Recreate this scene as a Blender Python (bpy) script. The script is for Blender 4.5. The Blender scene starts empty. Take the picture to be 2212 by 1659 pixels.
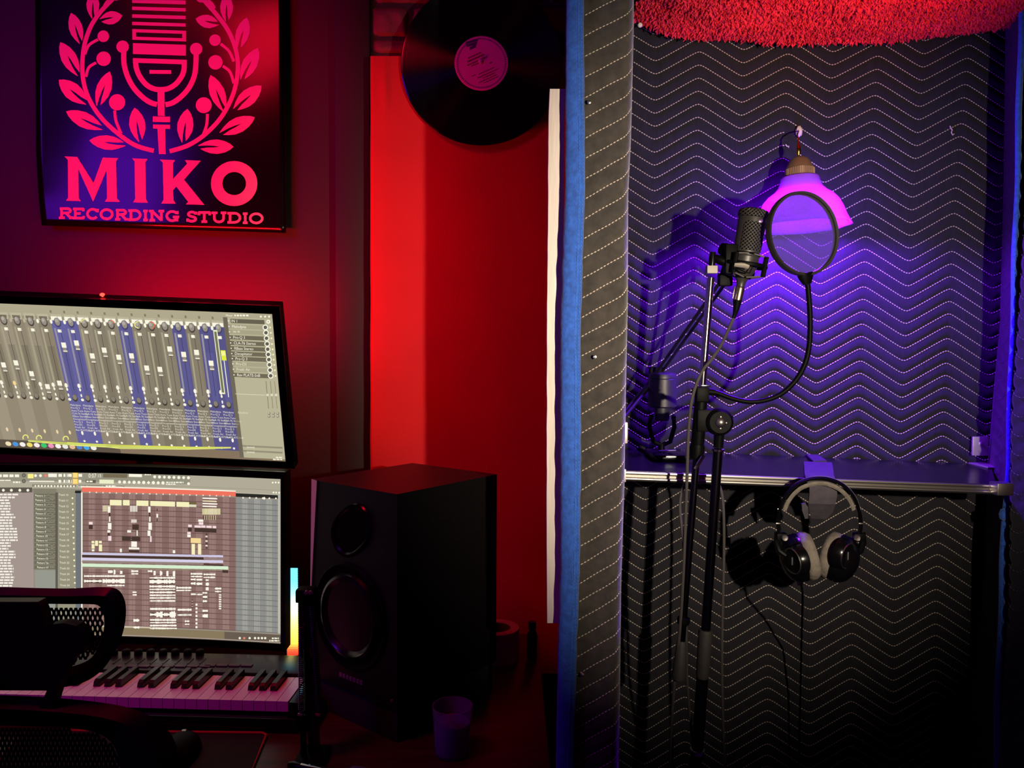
import bpy, bmesh, math, random
import numpy as np
from mathutils import Vector, Matrix, noise

R = math.radians
rnd = random.Random(7)
SC = bpy.context.scene
COL = SC.collection

# ---------------------------------------------------------------- camera
F, CX, CY = 1660.0, 1106.0, 829.5          # focal length and centre in photo pixels
CAM = Vector((0, 0, 1.36))
RM = Matrix.Rotation(math.pi / 2 - R(2.604), 3, 'X') @ Matrix.Rotation(R(0.3), 3, 'Z')
cd = bpy.data.cameras.new('camera')
cd.sensor_fit = 'HORIZONTAL'; cd.sensor_width = 36; cd.lens = F / 2212 * 36
cd.clip_start = 0.02
co = bpy.data.objects.new('camera', cd); COL.objects.link(co)
co.matrix_world = Matrix.Translation(CAM) @ RM.to_4x4()
SC.camera = co

# ---------------------------------------------------------------- world, lights, exposure
SC.view_settings.view_transform = 'Standard'; SC.view_settings.look = 'None'
SC.view_settings.gamma = 1; SC.view_settings.exposure = 0; SC.view_settings.use_curve_mapping = False
SC.cycles.use_denoising = True
wd = bpy.data.worlds.new('world'); SC.world = wd; wd.use_nodes = True
wd.node_tree.nodes['Background'].inputs[0].default_value = (0.018, 0.0012, 0.008, 1)
wd.node_tree.nodes['Background'].inputs[1].default_value = 1.0


def lamp(name, kind, loc, energy, color, target=None, **kw):
    l = bpy.data.lights.new(name, kind); l.energy = energy; l.color = color
    for k, v in kw.items(): setattr(l, k, v)
    o = bpy.data.objects.new(name, l); COL.objects.link(o); o.location = loc
    if target is not None:
        o.rotation_euler = (Vector(target) - Vector(loc)).to_track_quat('-Z', 'Y').to_euler()
    return o


# warm white lamp held a little right of the camera, shining into the booth
lamp('booth_lamp', 'SPOT', (0.52, 0.0, 1.41), 125, (1.0, 0.85, 0.64), (0.42, 1.5, 1.42),
     spot_size=R(64), spot_blend=1.0, shadow_soft_size=0.012)
# red lamp on the ceiling in front of the poster
lamp('red_room_lamp', 'SPOT', (-0.9, 0.75, 2.52), 44, (1.0, 0.004, 0.03), (-0.76, 1.7, 1.50), spot_size=R(86), spot_blend=0.8, shadow_soft_size=0.22)
# added red fill light with no visible source, brightens the rug
lamp('rug_fill_light', 'SPOT', (0.62, 0.52, 1.68), 22, (1.0, 0.02, 0.05), (0.64, 1.5, 2.14), spot_size=R(40), spot_blend=1.0, shadow_soft_size=0.02)
# violet strip light high on the left wall
lamp('violet_wall_lamp', 'AREA', (-1.95, 0.2, 2.2), 9, (0.20, 0.012, 1.0), (-0.2, 1.6, 1.5), size=0.5)

# ---------------------------------------------------------------- helpers


def ray(px, py):
    return RM @ Vector(((px - CX) / F, (CY - py) / F, -1.0))


def W(px, py, d):
    r = ray(px, py); return CAM + r * (d / r.y)


def onz(px, py, z):
    r = ray(px, py); return CAM + r * ((z - CAM.z) / r.z)


def onplane(px, py, p0, n):
    r = ray(px, py); return CAM + r * ((p0 - CAM).dot(n) / r.dot(n))


def S(d): return d / F


def interp(x, tab):
    if x <= tab[0][0]:
        (a, b), (c, e) = tab[0], tab[1]
    elif x >= tab[-1][0]:
        (a, b), (c, e) = tab[-2], tab[-1]
    else:
        for i in range(len(tab) - 1):
            if tab[i][0] <= x <= tab[i + 1][0]:
                (a, b), (c, e) = tab[i], tab[i + 1]; break
    return b + (e - b) * (x - a) / (c - a)


def lin(c):
    c = c / 255.0
    return c / 12.92 if c <= 0.04045 else ((c + 0.055) / 1.055) ** 2.4


def L3(c): return (lin(c[0]), lin(c[1]), lin(c[2]), 1)


MATS = {}


def M(name, rgb=(128, 128, 128), rough=0.6, metal=0.0, noise_=None, bump=None, stretch=(1, 1, 1), **kw):
    """principled material; noise_=(scale, amount) varies the colour, bump=(scale, strength)"""
    if name in MATS: return MATS[name]
    m = bpy.data.materials.new(name); m.use_nodes = True
    nt = m.node_tree; b = nt.nodes['Principled BSDF']
    b.inputs['Base Color'].default_value = L3(rgb)
    b.inputs['Roughness'].default_value = rough
    b.inputs['Metallic'].default_value = metal
    for k, v in kw.items(): b.inputs[k.replace('_', ' ')].default_value = v
    if noise_ or bump:
        tc = nt.nodes.new('ShaderNodeTexCoord'); mp = nt.nodes.new('ShaderNodeMapping')
        mp.inputs['Scale'].default_value = stretch
        nt.links.new(tc.outputs['Object'], mp.inputs[0])
    if noise_:
        n = nt.nodes.new('ShaderNodeTexNoise'); n.inputs['Scale'].default_value = noise_[0]; n.inputs['Detail'].default_value = 4
        nt.links.new(mp.outputs[0], n.inputs['Vector'])
        r = nt.nodes.new('ShaderNodeValToRGB')
        c = L3(rgb); a = noise_[1]
        r.color_ramp.elements[0].position = 0.3; r.color_ramp.elements[1].position = 0.7
        r.color_ramp.elements[0].color = tuple(x * (1 - a) for x in c[:3]) + (1,)
        r.color_ramp.elements[1].color = tuple(min(1, x * (1 + a)) for x in c[:3]) + (1,)
        nt.links.new(n.outputs['Fac'], r.inputs[0]); nt.links.new(r.outputs[0], b.inputs['Base Color'])
    if bump:
        n2 = nt.nodes.new('ShaderNodeTexNoise'); n2.inputs['Scale'].default_value = bump[0]; n2.inputs['Detail'].default_value = 5
        nt.links.new(mp.outputs[0], n2.inputs['Vector'])
        bp = nt.nodes.new('ShaderNodeBump'); bp.inputs['Strength'].default_value = bump[1]; bp.inputs['Distance'].default_value = 0.003
        nt.links.new(n2.outputs['Fac'], bp.inputs['Height']); nt.links.new(bp.outputs[0], b.inputs['Normal'])
    MATS[name] = m; return m


def E(rgb, strength=1.0):
    name = 'glow_%02x%02x%02x_%g' % (rgb[0], rgb[1], rgb[2], strength)
    if name in MATS: return MATS[name]
    m = bpy.data.materials.new(name); m.use_nodes = True; nt = m.node_tree
    nt.nodes.remove(nt.nodes['Principled BSDF'])
    e = nt.nodes.new('ShaderNodeEmission'); e.inputs[0].default_value = L3(rgb); e.inputs[1].default_value = strength
    nt.links.new(e.outputs[0], nt.nodes['Material Output'].inputs[0])
    MATS[name] = m; return m


class MB:
    def __init__(self): self.v = []; self.f = []; self.mi = []; self.mats = []

    def add(self, vs, fs, mat=None):
        o = len(self.v); self.v += [Vector(p) for p in vs]
        if mat is not None and mat not in self.mats: self.mats.append(mat)
        i = self.mats.index(mat) if mat is not None else 0
        for f in fs: self.f.append([o + k for k in f]); self.mi.append(i)
        return self

    def box(self, c, ax, ay, az, mat=None):
        c, ax, ay, az = Vector(c), Vector(ax), Vector(ay), Vector(az)
        vs = [c + ax * i + ay * j + az * k for i in (-1, 1) for j in (-1, 1) for k in (-1, 1)]
        return self.add(vs, [(0, 1, 3, 2), (4, 6, 7, 5), (0, 4, 5, 1), (2, 3, 7, 6), (0, 2, 6, 4), (1, 5, 7, 3)], mat)

    def bbox(self, c, ax, ay, az, bev=0.003, seg=2, mat=None):
        """box with rounded edges; ax, ay, az are half-size vectors"""
        c, ax, ay, az = Vector(c), Vector(ax), Vector(ay), Vector(az)
        bm = bmesh.new(); bmesh.ops.create_cube(bm, size=2)
        l = (ax.length, ay.length, az.length)
        for v in bm.verts: v.co = Vector((v.co.x * l[0], v.co.y * l[1], v.co.z * l[2]))
        bmesh.ops.bevel(bm, geom=list(bm.edges), offset=min(bev, min(l) * 0.95), segments=seg, affect='EDGES', profile=0.6)
        ux, uy, uz = ax.normalized(), ay.normalized(), az.normalized()
        bm.verts.index_update()
        vs = [c + ux * v.co.x + uy * v.co.y + uz * v.co.z for v in bm.verts]
        fs = [[v.index for v in f.verts] for f in bm.faces]; bm.free()
        return self.add(vs, fs, mat)

    def tube(self, pts, r, n=8, closed=False, mat=None, flat=None):
        """round tube; flat=(vector, factor) squashes it along a direction"""
        pts = [Vector(p) for p in pts]; k = len(pts)
        rs = r if isinstance(r, (list, tuple)) else [r] * k
        t = []
        for i in range(k):
            a = pts[(i - 1) % k] if closed or i > 0 else pts[0]
            b = pts[(i + 1) % k] if closed or i < k - 1 else pts[-1]
            d = (b - a); t.append(d.normalized() if d.length > 1e-9 else Vector((0, 0, 1)))
        u = t[0].orthogonal().normalized(); vs = []
        for i in range(k):
            u = (u - t[i] * u.dot(t[i])).normalized(); w = t[i].cross(u)
            for j in range(n):
                a = 2 * math.pi * j / n
                o = u * math.cos(a) * rs[i] + w * math.sin(a) * rs[i]
                if flat: fd, ff = flat; o -= fd * (o.dot(fd) * (1 - ff))
                vs.append(pts[i] + o)
        fs = []
        for i in range(k if closed else k - 1):
            for j in range(n):
                a, b = i * n + j, i * n + (j + 1) % n
                c2, d2 = ((i + 1) % k) * n + (j + 1) % n, ((i + 1) % k) * n + j
                fs.append((a, b, c2, d2))
        if not closed: fs.append(tuple(range(n - 1, -1, -1))); fs.append(tuple((k - 1) * n + j for j in range(n)))
        return self.add(vs, fs, mat)

    def lathe(self, prof, o, axis, n=24, mat=None, mod=None, closed=False):
        o = Vector(o); a = Vector(axis).normalized(); u = a.orthogonal().normalized(); w = a.cross(u)
        vs = []; k = len(prof)
        for (r, h) in prof:
            for j in range(n):
                th = 2 * math.pi * j / n; rr = r * (mod(th, h) if mod else 1)
                vs.append(o + a * h + u * math.cos(th) * rr + w * math.sin(th) * rr)
        fs = [(i * n + j, i * n + (j + 1) % n, (i + 1) * n + (j + 1) % n, (i + 1) * n + j) for i in range(k - 1) for j in range(n)]
        if closed: fs += [((k - 1) * n + j, (k - 1) * n + (j + 1) % n, (j + 1) % n, j) for j in range(n)]
        else:
            if prof[0][0] > 1e-6: fs.append(tuple(range(n - 1, -1, -1)))
            if prof[-1][0] > 1e-6: fs.append(tuple((k - 1) * n + j for j in range(n)))
        return self.add(vs, fs, mat)

    def prism(self, poly, ext, mat=None):
        poly = [Vector(p) for p in poly]; e = Vector(ext); n = len(poly)
        fs = [tuple(range(n)), tuple(range(2 * n - 1, n - 1, -1))] + [(i, n + i, n + (i + 1) % n, (i + 1) % n) for i in range(n)]
        return self.add(poly + [p + e for p in poly], fs, mat)

    def grid(self, fn, nu, nv, mat=None):
        vs = [fn(i / nu, j / nv) for j in range(nv + 1) for i in range(nu + 1)]
        fs = [(j * (nu + 1) + i, j * (nu + 1) + i + 1, (j + 1) * (nu + 1) + i + 1, (j + 1) * (nu + 1) + i) for j in range(nv) for i in range(nu)]
        return self.add(vs, fs, mat)

    def slab(self, fn, back, nu, nv, mat=None):
        """closed sheet: front fn(u,v), back fn(u,v)+back"""
        back = Vector(back); self.grid(fn, nu, nv, mat); self.grid(lambda u, v: fn(u, v) + back, nu, nv, mat)
        self.grid(lambda u, v: fn(u, 0) + back * v, nu, 1, mat); self.grid(lambda u, v: fn(u, 1) + back * v, nu, 1, mat)
        self.grid(lambda u, v: fn(0, u) + back * v, nv, 1, mat); self.grid(lambda u, v: fn(1, u) + back * v, nv, 1, mat)
        return self

    def mesh(self, name, mat=None, org=Vector((0, 0, 0)), smooth=35, normals=False):
        me = bpy.data.meshes.new(name)
        me.from_pydata([tuple(p - org) for p in self.v], [], self.f)
        ml = self.mats if self.mats else [mat]
        for m in ml: me.materials.append(m)
        if len(ml) > 1: me.polygons.foreach_set('material_index', self.mi)
        if normals:
            bm = bmesh.new(); bm.from_mesh(me); bmesh.ops.remove_doubles(bm, verts=bm.verts, dist=1e-6)
            bmesh.ops.recalc_face_normals(bm, faces=bm.faces); bm.to_mesh(me); bm.free()
        me.polygons.foreach_set('use_smooth', [smooth > 0] * len(me.polygons))
        if 0 < smooth < 180: me.set_sharp_from_angle(angle=R(smooth))
        me.update(); return me


ORG = {}


def tag(o, label=None, cat=None, group=None, kind=None):
    if label: o['label'] = label
    if cat: o['category'] = cat
    if group: o['group'] = group
    if kind: o['kind'] = kind
    return o


def thing(name, label, cat, loc, group=None):
    o = bpy.data.objects.new(name, None); COL.objects.link(o); o.location = loc
    o.empty_display_size = 0.02; ORG[o] = Vector(loc)
    return tag(o, label, cat, group)


def part(name, mb, mat, parent, label=None, kind=None, smooth=35, normals=True):
    org = ORG[parent]
    o = bpy.data.objects.new(name, mb.mesh(name, mat, org, smooth, normals)); COL.objects.link(o)
    o.parent = parent; ORG[o] = org
    return tag(o, label, None, None, kind)


def copy_part(src, parent, offset, name=None):
    o = src.copy(); COL.objects.link(o); o.parent = parent; o.location = Vector(src.location) + Vector(offset)
    ORG[o] = ORG[parent]; return o


def solo(name, mb, mat, label, cat, loc, group=None, kind=None, smooth=35, normals=True):
    o = bpy.data.objects.new(name, mb.mesh(name, mat, Vector(loc), smooth, normals)); COL.objects.link(o)
    o.location = loc; ORG[o] = Vector(loc)
    return tag(o, label, cat, group, kind)


def struct(name, mb, mat, label=None, smooth=35):
    o = bpy.data.objects.new(name, mb.mesh(name, mat, Vector((0, 0, 0)), smooth, True)); COL.objects.link(o)
    ORG[o] = Vector((0, 0, 0)); o['kind'] = 'structure'
    if label: o['label'] = label
    return o


TXT = {}


def text2d(s):
    """glyph outlines of a word as 2D points and faces, 1 unit = font size"""
    if s in TXT: return TXT[s]
    cu = bpy.data.curves.new('t', 'FONT'); cu.body = s; cu.size = 1; cu.resolution_u = 2
    ob = bpy.data.objects.new('t', cu); COL.objects.link(ob)
    me = bpy.data.meshes.new_from_object(ob.evaluated_get(bpy.context.evaluated_depsgraph_get()))
    TXT[s] = ([(v.co.x, v.co.y) for v in me.vertices], [tuple(p.vertices) for p in me.polygons])
    bpy.data.objects.remove(ob); bpy.data.curves.remove(cu); bpy.data.meshes.remove(me)
    return TXT[s]


X, Y, Z = Vector((1, 0, 0)), Vector((0, 1, 0)), Vector((0, 0, 1))
DESK_Z = 0.74
PLUG = ['Melodyne', 'Pro-Q 3', 'Auto-Tune', 'CLA-76 Stereo', 'RBass Stereo', 'Decapitator', 'Pro-Q 3', 'Pro-DS', 'Fresh Air', 'Rev PLATE-SnB']
for s_ in PLUG + ['IN 1', 'Equalizer', '0:07', ':15', '(none)', 'Mixer', 'Playlist - Arrangement_2', 'Volume'] + ['Pattern %d' % i for i in range(1, 18)] + ['Track %d' % i for i in range(10, 25)]:
    text2d(s_)

# ---------------------------------------------------------------- materials
m_wall = M('dark_wall_paint', (36, 15, 17), 0.55, noise_=(3, .12), bump=(60, .15))
m_brick = M('painted_brick', (128, 42, 60), 0.85, noise_=(25, .25), bump=(45, .9))
m_mortar = M('mortar', (70, 26, 36), 0.95, bump=(80, .6))
m_black = M('black_plastic', (6, 6, 7), 0.5, Specular_IOR_Level=.06)
m_blackgloss = M('black_gloss_plastic', (8, 8, 10), 0.2, Specular_IOR_Level=.4)
m_blackmetal = M('black_powder_coat', (22, 22, 24), 0.38, bump=(300, .08))
m_chrome = M('chrome', (205, 205, 210), 0.12, 1.0)
m_steel = M('brushed_steel', (190, 185, 180), 0.32, 1.0)
m_alu = M('aluminium_trim', (190, 185, 178), 0.36, 1.0, noise_=(40, .1), stretch=(.1, 1, 1))
m_desk = M('dark_wood_laminate', (70, 38, 32), 0.28, noise_=(9, .35), stretch=(1, 12, 12))
m_quilt = M('charcoal_quilt_fabric', (25, 23, 31), 0.95, noise_=(70, .25), bump=(34, .5), stretch=(2.6, 1, .35), Sheen_Weight=.15)
m_felt = M('charcoal_felt', (56, 51, 47), 0.95, noise_=(60, .3), bump=(150, .5), Sheen_Weight=.25)
m_thread = M('cream_thread', (205, 190, 178), 0.8)
m_blue = M('blue_binding_fabric', (38, 88, 182), 0.85, noise_=(120, .25), bump=(220, .5), Sheen_Weight=.3)
m_bluethread = M('blue_thread', (70, 130, 220), 0.8)
m_redfab = M('red_panel_fabric', (205, 12, 24), 0.85, noise_=(6, .08), bump=(160, .25))
m_rug = M('red_shag', (245, 40, 62), 0.8, noise_=(30, .25))
m_brass = M('brass', (150, 122, 98), 0.35, 0.55)
m_wood = M('white_painted_wood', (225, 212, 200), 0.6, noise_=(14, .08), bump=(40, .3), stretch=(6, 6, .6))
m_concrete = M('floor_laminate', (60, 50, 48), 0.5, noise_=(5, .3))
# ---------------------------------------------------------------- the setting
struct('floor', MB().box((0, 0.6, -0.05), X * 3, Y * 2.6, Z * .05), m_concrete)
struct('ceiling', MB().box((0, 0.6, 2.65), X * 3, Y * 2.6, Z * .05), M('ceiling_paint', (60, 55, 55), .9, noise_=(4, .1)))
WB = 1.80                                           # poster wall
struct('wall_back', MB().box((-1.17, WB + .05, 1.3), X * .85, Y * .05, Z * 1.3), m_wall)
struct('wall_left', MB().box((-2.05, 0.6, 1.3), X * .05, Y * 1.3, Z * 1.3), m_wall)
# dark pilaster board between the poster wall and the brick
a = W(722, 700, 1.74); b = W(799, 700, 1.74)
struct('trim_pilaster', MB().bbox(((a.x + b.x) / 2, 1.80, 1.3), X * ((b.x - a.x) / 2), Y * .05, Z * 1.3, .006), M('dark_trim_paint', (27, 13, 15), .6, noise_=(5, .1)))
# brick wall with its own bricks near the record
BW = 1.755
wbk = struct('wall_brick', MB().box(((b.x + .16) / 2, BW + .06, 1.3), X * ((.16 - b.x) / 2), Y * .05, Z * 1.3), m_mortar)


def brick(x0, x1, y0, y1, seed):
    def fn(u, v):
        px, py = x0 + (x1 - x0) * u, y0 + (y1 - y0) * v
        e = min(u * (x1 - x0), (1 - u) * (x1 - x0), v * (y1 - y0), (1 - v) * (y1 - y0)) / 9.0
        d = .014 * min(1, max(0, e)) ** .6
        d += .004 * noise.noise(Vector((px * .05, py * .05, seed))) + .0025 * noise.noise(Vector((px * .14, py * .14, seed + 9)))
        j = 2.5 * noise.noise(Vector((px * .03, py * .03, seed + 3)))
        return W(px, py + j, BW + .012 - d)
    mb = MB(); mb.slab(fn, (0, .02, 0), 12, 6); return mb


sd = 0
for (y0, y1, joints) in ((-135, -66, (691, 886, 1081, 1276)), (-61, 8, (788, 984, 1179, 1374)), (17, 80, (691, 886, 1081, 1276)), (87, 116, (788, 984, 1179, 1374))):
    for k in range(3):
        xa = max(802, joints[k] + 5); xb = min(1245, joints[k + 1] - 5)
        if xb - xa < 20: continue
        part('brick', brick(xa, xb, y0, y1, sd), m_brick, wbk, smooth=60); sd += 1

# ---------------------------------------------------------------- booth partitions behind the blankets
struct('wall_booth_left', MB().box((.135, 1.44, 1.3), X * .022, Y * .31, Z * 1.3), M('booth_board', (50, 42, 38), .8, noise_=(6, .2)))
struct('wall_booth_back', MB().box((.70, 1.80, 1.3), X * .6, Y * .02, Z * 1.3), MATS['booth_board'])

# ---------------------------------------------------------------- blankets
DB = 1.75
YS = [-80, 100, 420, 950, 1300, 1650, 1760]
COLS = [[1417, 1612, 1808, 2008, 2202], [1416, 1607, 1800, 1997, 2188], [1413, 1594, 1778, 1971, 2155],
        [1397, 1574, 1759, 1943, 2128], [1389, 1568, 1751, 1931, 2112], [1392, 1568, 1747, 1928, 2108], [1393, 1568, 1746, 1927, 2106]]


def xcol(s, y):
    i = 0
    while i < len(YS) - 2 and y > YS[i + 1]: i += 1
    t = (y - YS[i]) / (YS[i + 1] - YS[i])
    c = [COLS[i][k] + (COLS[i + 1][k] - COLS[i][k]) * t for k in range(5)]
    k = max(0, min(3, int(math.floor(s))))
    return c[k] + (c[k + 1] - c[k]) * (s - k)


rows = [104 - 28.6 * 8]
while rows[-1] < 1770: rows.append(rows[-1] + 28.9 - .0030 * max(0, rows[-1]))


def tri(s): return math.acos(.982 * math.cos(2 * math.pi * s)) / math.pi


def bpx(n, s):
    i = max(0, min(len(rows) - 2, int(math.floor(n)))); y = rows[i] + (rows[i + 1] - rows[i]) * (n - i)
    y += 4.6 * s - 57 * tri(s) * (29 / 29)
    return xcol(s, y), y


def bsurf(n, s):
    x, y = bpx(n, s); f = n - math.floor(n)
    d = DB - .0050 * (math.sin(math.pi * f) ** .7 if 0 < f < 1 else 0)
    d -= .006 * noise.noise(Vector((x * .008, y * .003, 2))) + .0012 * noise.noise(Vector((x * .09, y * .016, 5)))
    return W(x, y, d)


def stitches(mb, pts, dash, rad):
    """pts: polyline of world points, broken into plump thread dashes"""
    acc = []
    for p, q in zip(pts, pts[1:]):
        n = max(1, int((q - p).length / (dash / 5)))
        acc += [p.lerp(q, i / n) for i in range(n)]
    acc.append(pts[-1]); i = 0; cum = [0]
    for p, q in zip(acc, acc[1:]): cum.append(cum[-1] + (q - p).length)
    def at(t):
        import bisect
        k = min(len(acc) - 2, max(0, bisect.bisect(cum, t) - 1)); l = cum[k + 1] - cum[k]
        return acc[k].lerp(acc[k + 1], (t - cum[k]) / l if l > 1e-9 else 0)
    t = 0
    while t + dash < cum[-1]:
        a, c, m = at(t), at(t + dash * .93), at(t + dash * .46)
        u = (c - a).normalized(); w = u.cross(Y).normalized()
        mb.add([a, m + w * rad, m - Y * rad, m - w * rad, m + Y * rad, c], [(0, 1, 2), (0, 2, 3), (0, 3, 4), (0, 4, 1), (5, 2, 1), (5, 3, 2), (5, 4, 3), (5, 1, 4)])
        t += dash


bl = thing('moving_blanket', 'charcoal quilted moving blanket with cream zigzag stitching on the booth back wall behind the lamp', 'blanket', W(1760, 1655, DB))
S0, S1 = -.95, 4.14
NR = len(rows) - 1
def g(u, v):
    s = S0 + (S1 - S0) * u; n = v * NR; return bsurf(n, s)
part('quilt', MB().slab(g, (0, .012, 0), 132, NR * 6), m_quilt, bl, smooth=180)
for n in range(1, NR):
    mb = MB(); pts = []
    for i in range(0, 145):
        s = S0 + (S1 - S0) * i / 144
        x, y = bpx(n, s)
        # broken seams beside the lamp's hook
        pts.append(W(x, y, DB - .0028 - .006 * noise.noise(Vector((x * .008, y * .003, 2)))))
    ym = bpx(n, 1.6)[1]
    if 270 < ym < 345:
        cut = [k for k, p in enumerate(pts) if 1700 < bpx(n, S0 + (S1 - S0) * k / 144)[0] < 1726]
        stitches(mb, pts[:cut[0]], .0062, .0014); part('stitch_line', mb, m_thread, bl, smooth=60, normals=False)
        mb = MB(); stitches(mb, pts[cut[-1]:], .0062, .0014)
    else:
        stitches(mb, pts, .0062, .0014)
    part('stitch_line', mb, m_thread, bl, smooth=60, normals=False)
for (x, y, pts) in ((2055, 280, [(2052, 272), (2054, 277), (2057, 281), (2055, 286), (2058, 292), (2061, 289)]), (1700, 315, [(1697, 312), (1700, 316), (1704, 316), (1703, 319)])):
    part('loose_thread', MB().tube([W(p[0], p[1], DB - .008) for p in pts], .0013, 6), m_thread, bl, label='frayed loose end of cream thread')

# the padded post on the left of the booth
DP = 1.10
XB0 = [(-80, 1224), (50, 1222), (400, 1221), (700, 1211), (1000, 1211), (1230, 1211), (1400, 1205), (1650, 1201), (1760, 1199)]    # blue left
XB1 = [(-80, 1261), (50, 1261), (300, 1263), (400, 1264), (720, 1254), (1000, 1255), (1240, 1252), (1400, 1246), (1600, 1240), (1760, 1236)]  # blue right
XR = [(-80, 1369), (60, 1369), (300, 1363), (420, 1357), (660, 1356), (850, 1352), (1040, 1349), (1250, 1342), (1600, 1338), (1760, 1335)]
prow = [37 - 45 * 3]
while prow[-1] < 1830: prow.append(prow[-1] + 44.9 - .0040 * max(0, prow[-1]))


def ppx(n, u):
    i = max(0, min(len(prow) - 2, int(math.floor(n)))); y = prow[i] + (prow[i + 1] - prow[i]) * (n - i)
    y -= 58 * u + (13 * ((u - .84) / .16) ** 2 if u > .84 else 0) + .5 * math.sin(u * 9 + n * 1.3)
    return y


def psurf(n, u, off=0.0):
    y = ppx(n, min(u, 1)); xl, xr = interp(y, XB1) - 6, interp(y, XR); uu = min(u, 1)
    d = DP + .004
    if uu > .82: a = (uu - .82) / .18; d += .030 * (1 - math.sqrt(max(0, 1 - a * a)))
    f = n - math.floor(n); d -= .0035 * (math.sin(math.pi * f) ** .7) if 0 < f < 1 else 0
    d += .004 * noise.noise(Vector((uu * 2, y * .006, 1))) - off
    p = W(xl + (xr - xl) * uu, y, d)
    if u > 1: p = p + Vector((-.004, (u - 1) * .60, 0))
    return p


pb = thing('moving_blanket', 'dark quilted blanket with slanting cream seams and blue binding wrapped on the booth post', 'blanket', W(1300, 1655, DP))
NP_ = len(prow) - 1
us = [i / 24 for i in range(25)] + [1.02, 1.3, 1.6, 2.0]
mb = MB(); nv = NP_ * 6
vs = [psurf(j / 6, u) for j in range(nv + 1) for u in us]; nu = len(us)
mb.add(vs, [(j * nu + i, j * nu + i + 1, (j + 1) * nu + i + 1, (j + 1) * nu + i) for j in range(nv) for i in range(nu - 1)])
part('quilt', mb, m_felt, pb, smooth=180, normals=False)
for n in range(1, NP_):
    mb = MB(); stitches(mb, [psurf(n, i / 40, .0018) for i in range(41)] + [psurf(n, 1 + i / 12, .0018) + X * .0015 for i in range(1, 13)], .0055, .00095)
    part('stitch_line', mb, m_thread, pb, smooth=60, normals=False)


def bind(t, a):
    y = -80 + 1840 * t; x0, x1 = interp(y, XB0), interp(y, XB1)
    wv = 1.2 * noise.noise(Vector((y * .02, 0, 3)))
    c = (x0 + x1) / 2 + wv; hw = (x1 - x0) / 2 + 1.0 * noise.noise(Vector((y * .03, 5, 3)))
    ca, sa = math.cos(a), math.sin(a)
    sg = lambda q: math.copysign(abs(q) ** .75, q)
    tuft = .0012 * noise.noise(Vector((y * .05, a * 2, 8)))
    return W(c + hw * sg(ca), y, DP - .002 - (.0095 + tuft) * sg(sa))


mb = MB(); nt_, na = 230, 20
vs = [bind(j / nt_, 2 * math.pi * i / na) for j in range(nt_ + 1) for i in range(na)]
mb.add(vs, [(j * na + i, j * na + (i + 1) % na, (j + 1) * na + (i + 1) % na, (j + 1) * na + i) for j in range(nt_) for i in range(na)])
part('binding', mb, m_blue, pb, label='bright blue padded edge binding', smooth=180)
for k, off in enumerate((12, 5)):
    mb = MB(); stitches(mb, [W(interp(y, XB1) - off + 1.2 * noise.noise(Vector((y * .02, 0, 3))), y, DP - .0116 + (.0014 if k else 0)) for y in range(-70, 1740, 14)], .0052, .0008)
    part('binding_seam', mb, m_bluethread, pb, smooth=60, normals=False)
for (x, y) in ((1273, 221), (1285, 771), (1258, 1457)):
    mb = MB(); o = W(x, y, DP - .006)
    mb.lathe([(.0005, 0), (.0026, .0004), (.0031, .0016), (.0024, .0026), (.0009, .003), (.0004, .0022)], o + Y * .001, -Y, 14)
    mb.box(o - Y * .0022, X * .0019, Y * .0003, Z * .0004)
    part('screw', mb, m_steel, pb, label='small steel cross-head screw')

# right-hand hanging blanket
XC = [(-80, 2174), (150, 2171), (400, 2168), (700, 2160), (850, 2146), (1000, 2134), (1300, 2121), (1500, 2098), (1660, 2086), (1760, 2080)]
XE = [(-80, 2206), (50, 2206), (300, 2200), (450, 2196), (700, 2188), (1000, 2179), (1100, 2172), (1200, 2166), (1400, 2159), (1660, 2151), (1760, 2147)]
rb = thing('moving_blanket', 'dark quilted blanket with a thin blue edge hanging down the right side of the booth', 'blanket', W(2165, 1655, 1.5))
def rs(u, v):
    y = -80 + 1840 * v; a = W(interp(y, XC), y, 1.742); c = W(interp(y, XE), y, 1.56)
    p = a.lerp(c, u); sc = abs(math.sin(v * 62 * math.pi + 1.2 * math.sin(u * 6)))
    return p + Vector((-.004 * sc ** .6, 0, 0)) * math.sin(math.pi * u)
part('quilt', MB().slab(rs, (.012, 0, 0), 14, 300), m_quilt, rb, smooth=180)
part('binding', MB().tube([W(interp(y, XE) + 1.5 * math.sin(y * .02), y, 1.555) for y in range(-80, 1760, 20)], .0058, 10), m_blue, rb, label='thin blue edge binding', smooth=180)
mb = MB()
for k in range(46):
    v0 = k / 46; stitches(mb, [rs(.1 + .8 * i / 16, v0 + .012 * abs(math.sin(i / 16 * math.pi))) + Vector((-.003, 0, 0)) for i in range(17)], .007, .0008)
part('stitching', mb, M('violet_grey_thread', (90, 84, 96), .8), rb, kind='stuff', smooth=60, normals=False)
part('binding_knot', MB().lathe([(.0005, 0), (.006, .003), (.009, .012), (.007, .022), (.0005, .026)], W(2168, 1098, 1.55), -Z, 12), m_blue, rb)

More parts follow.
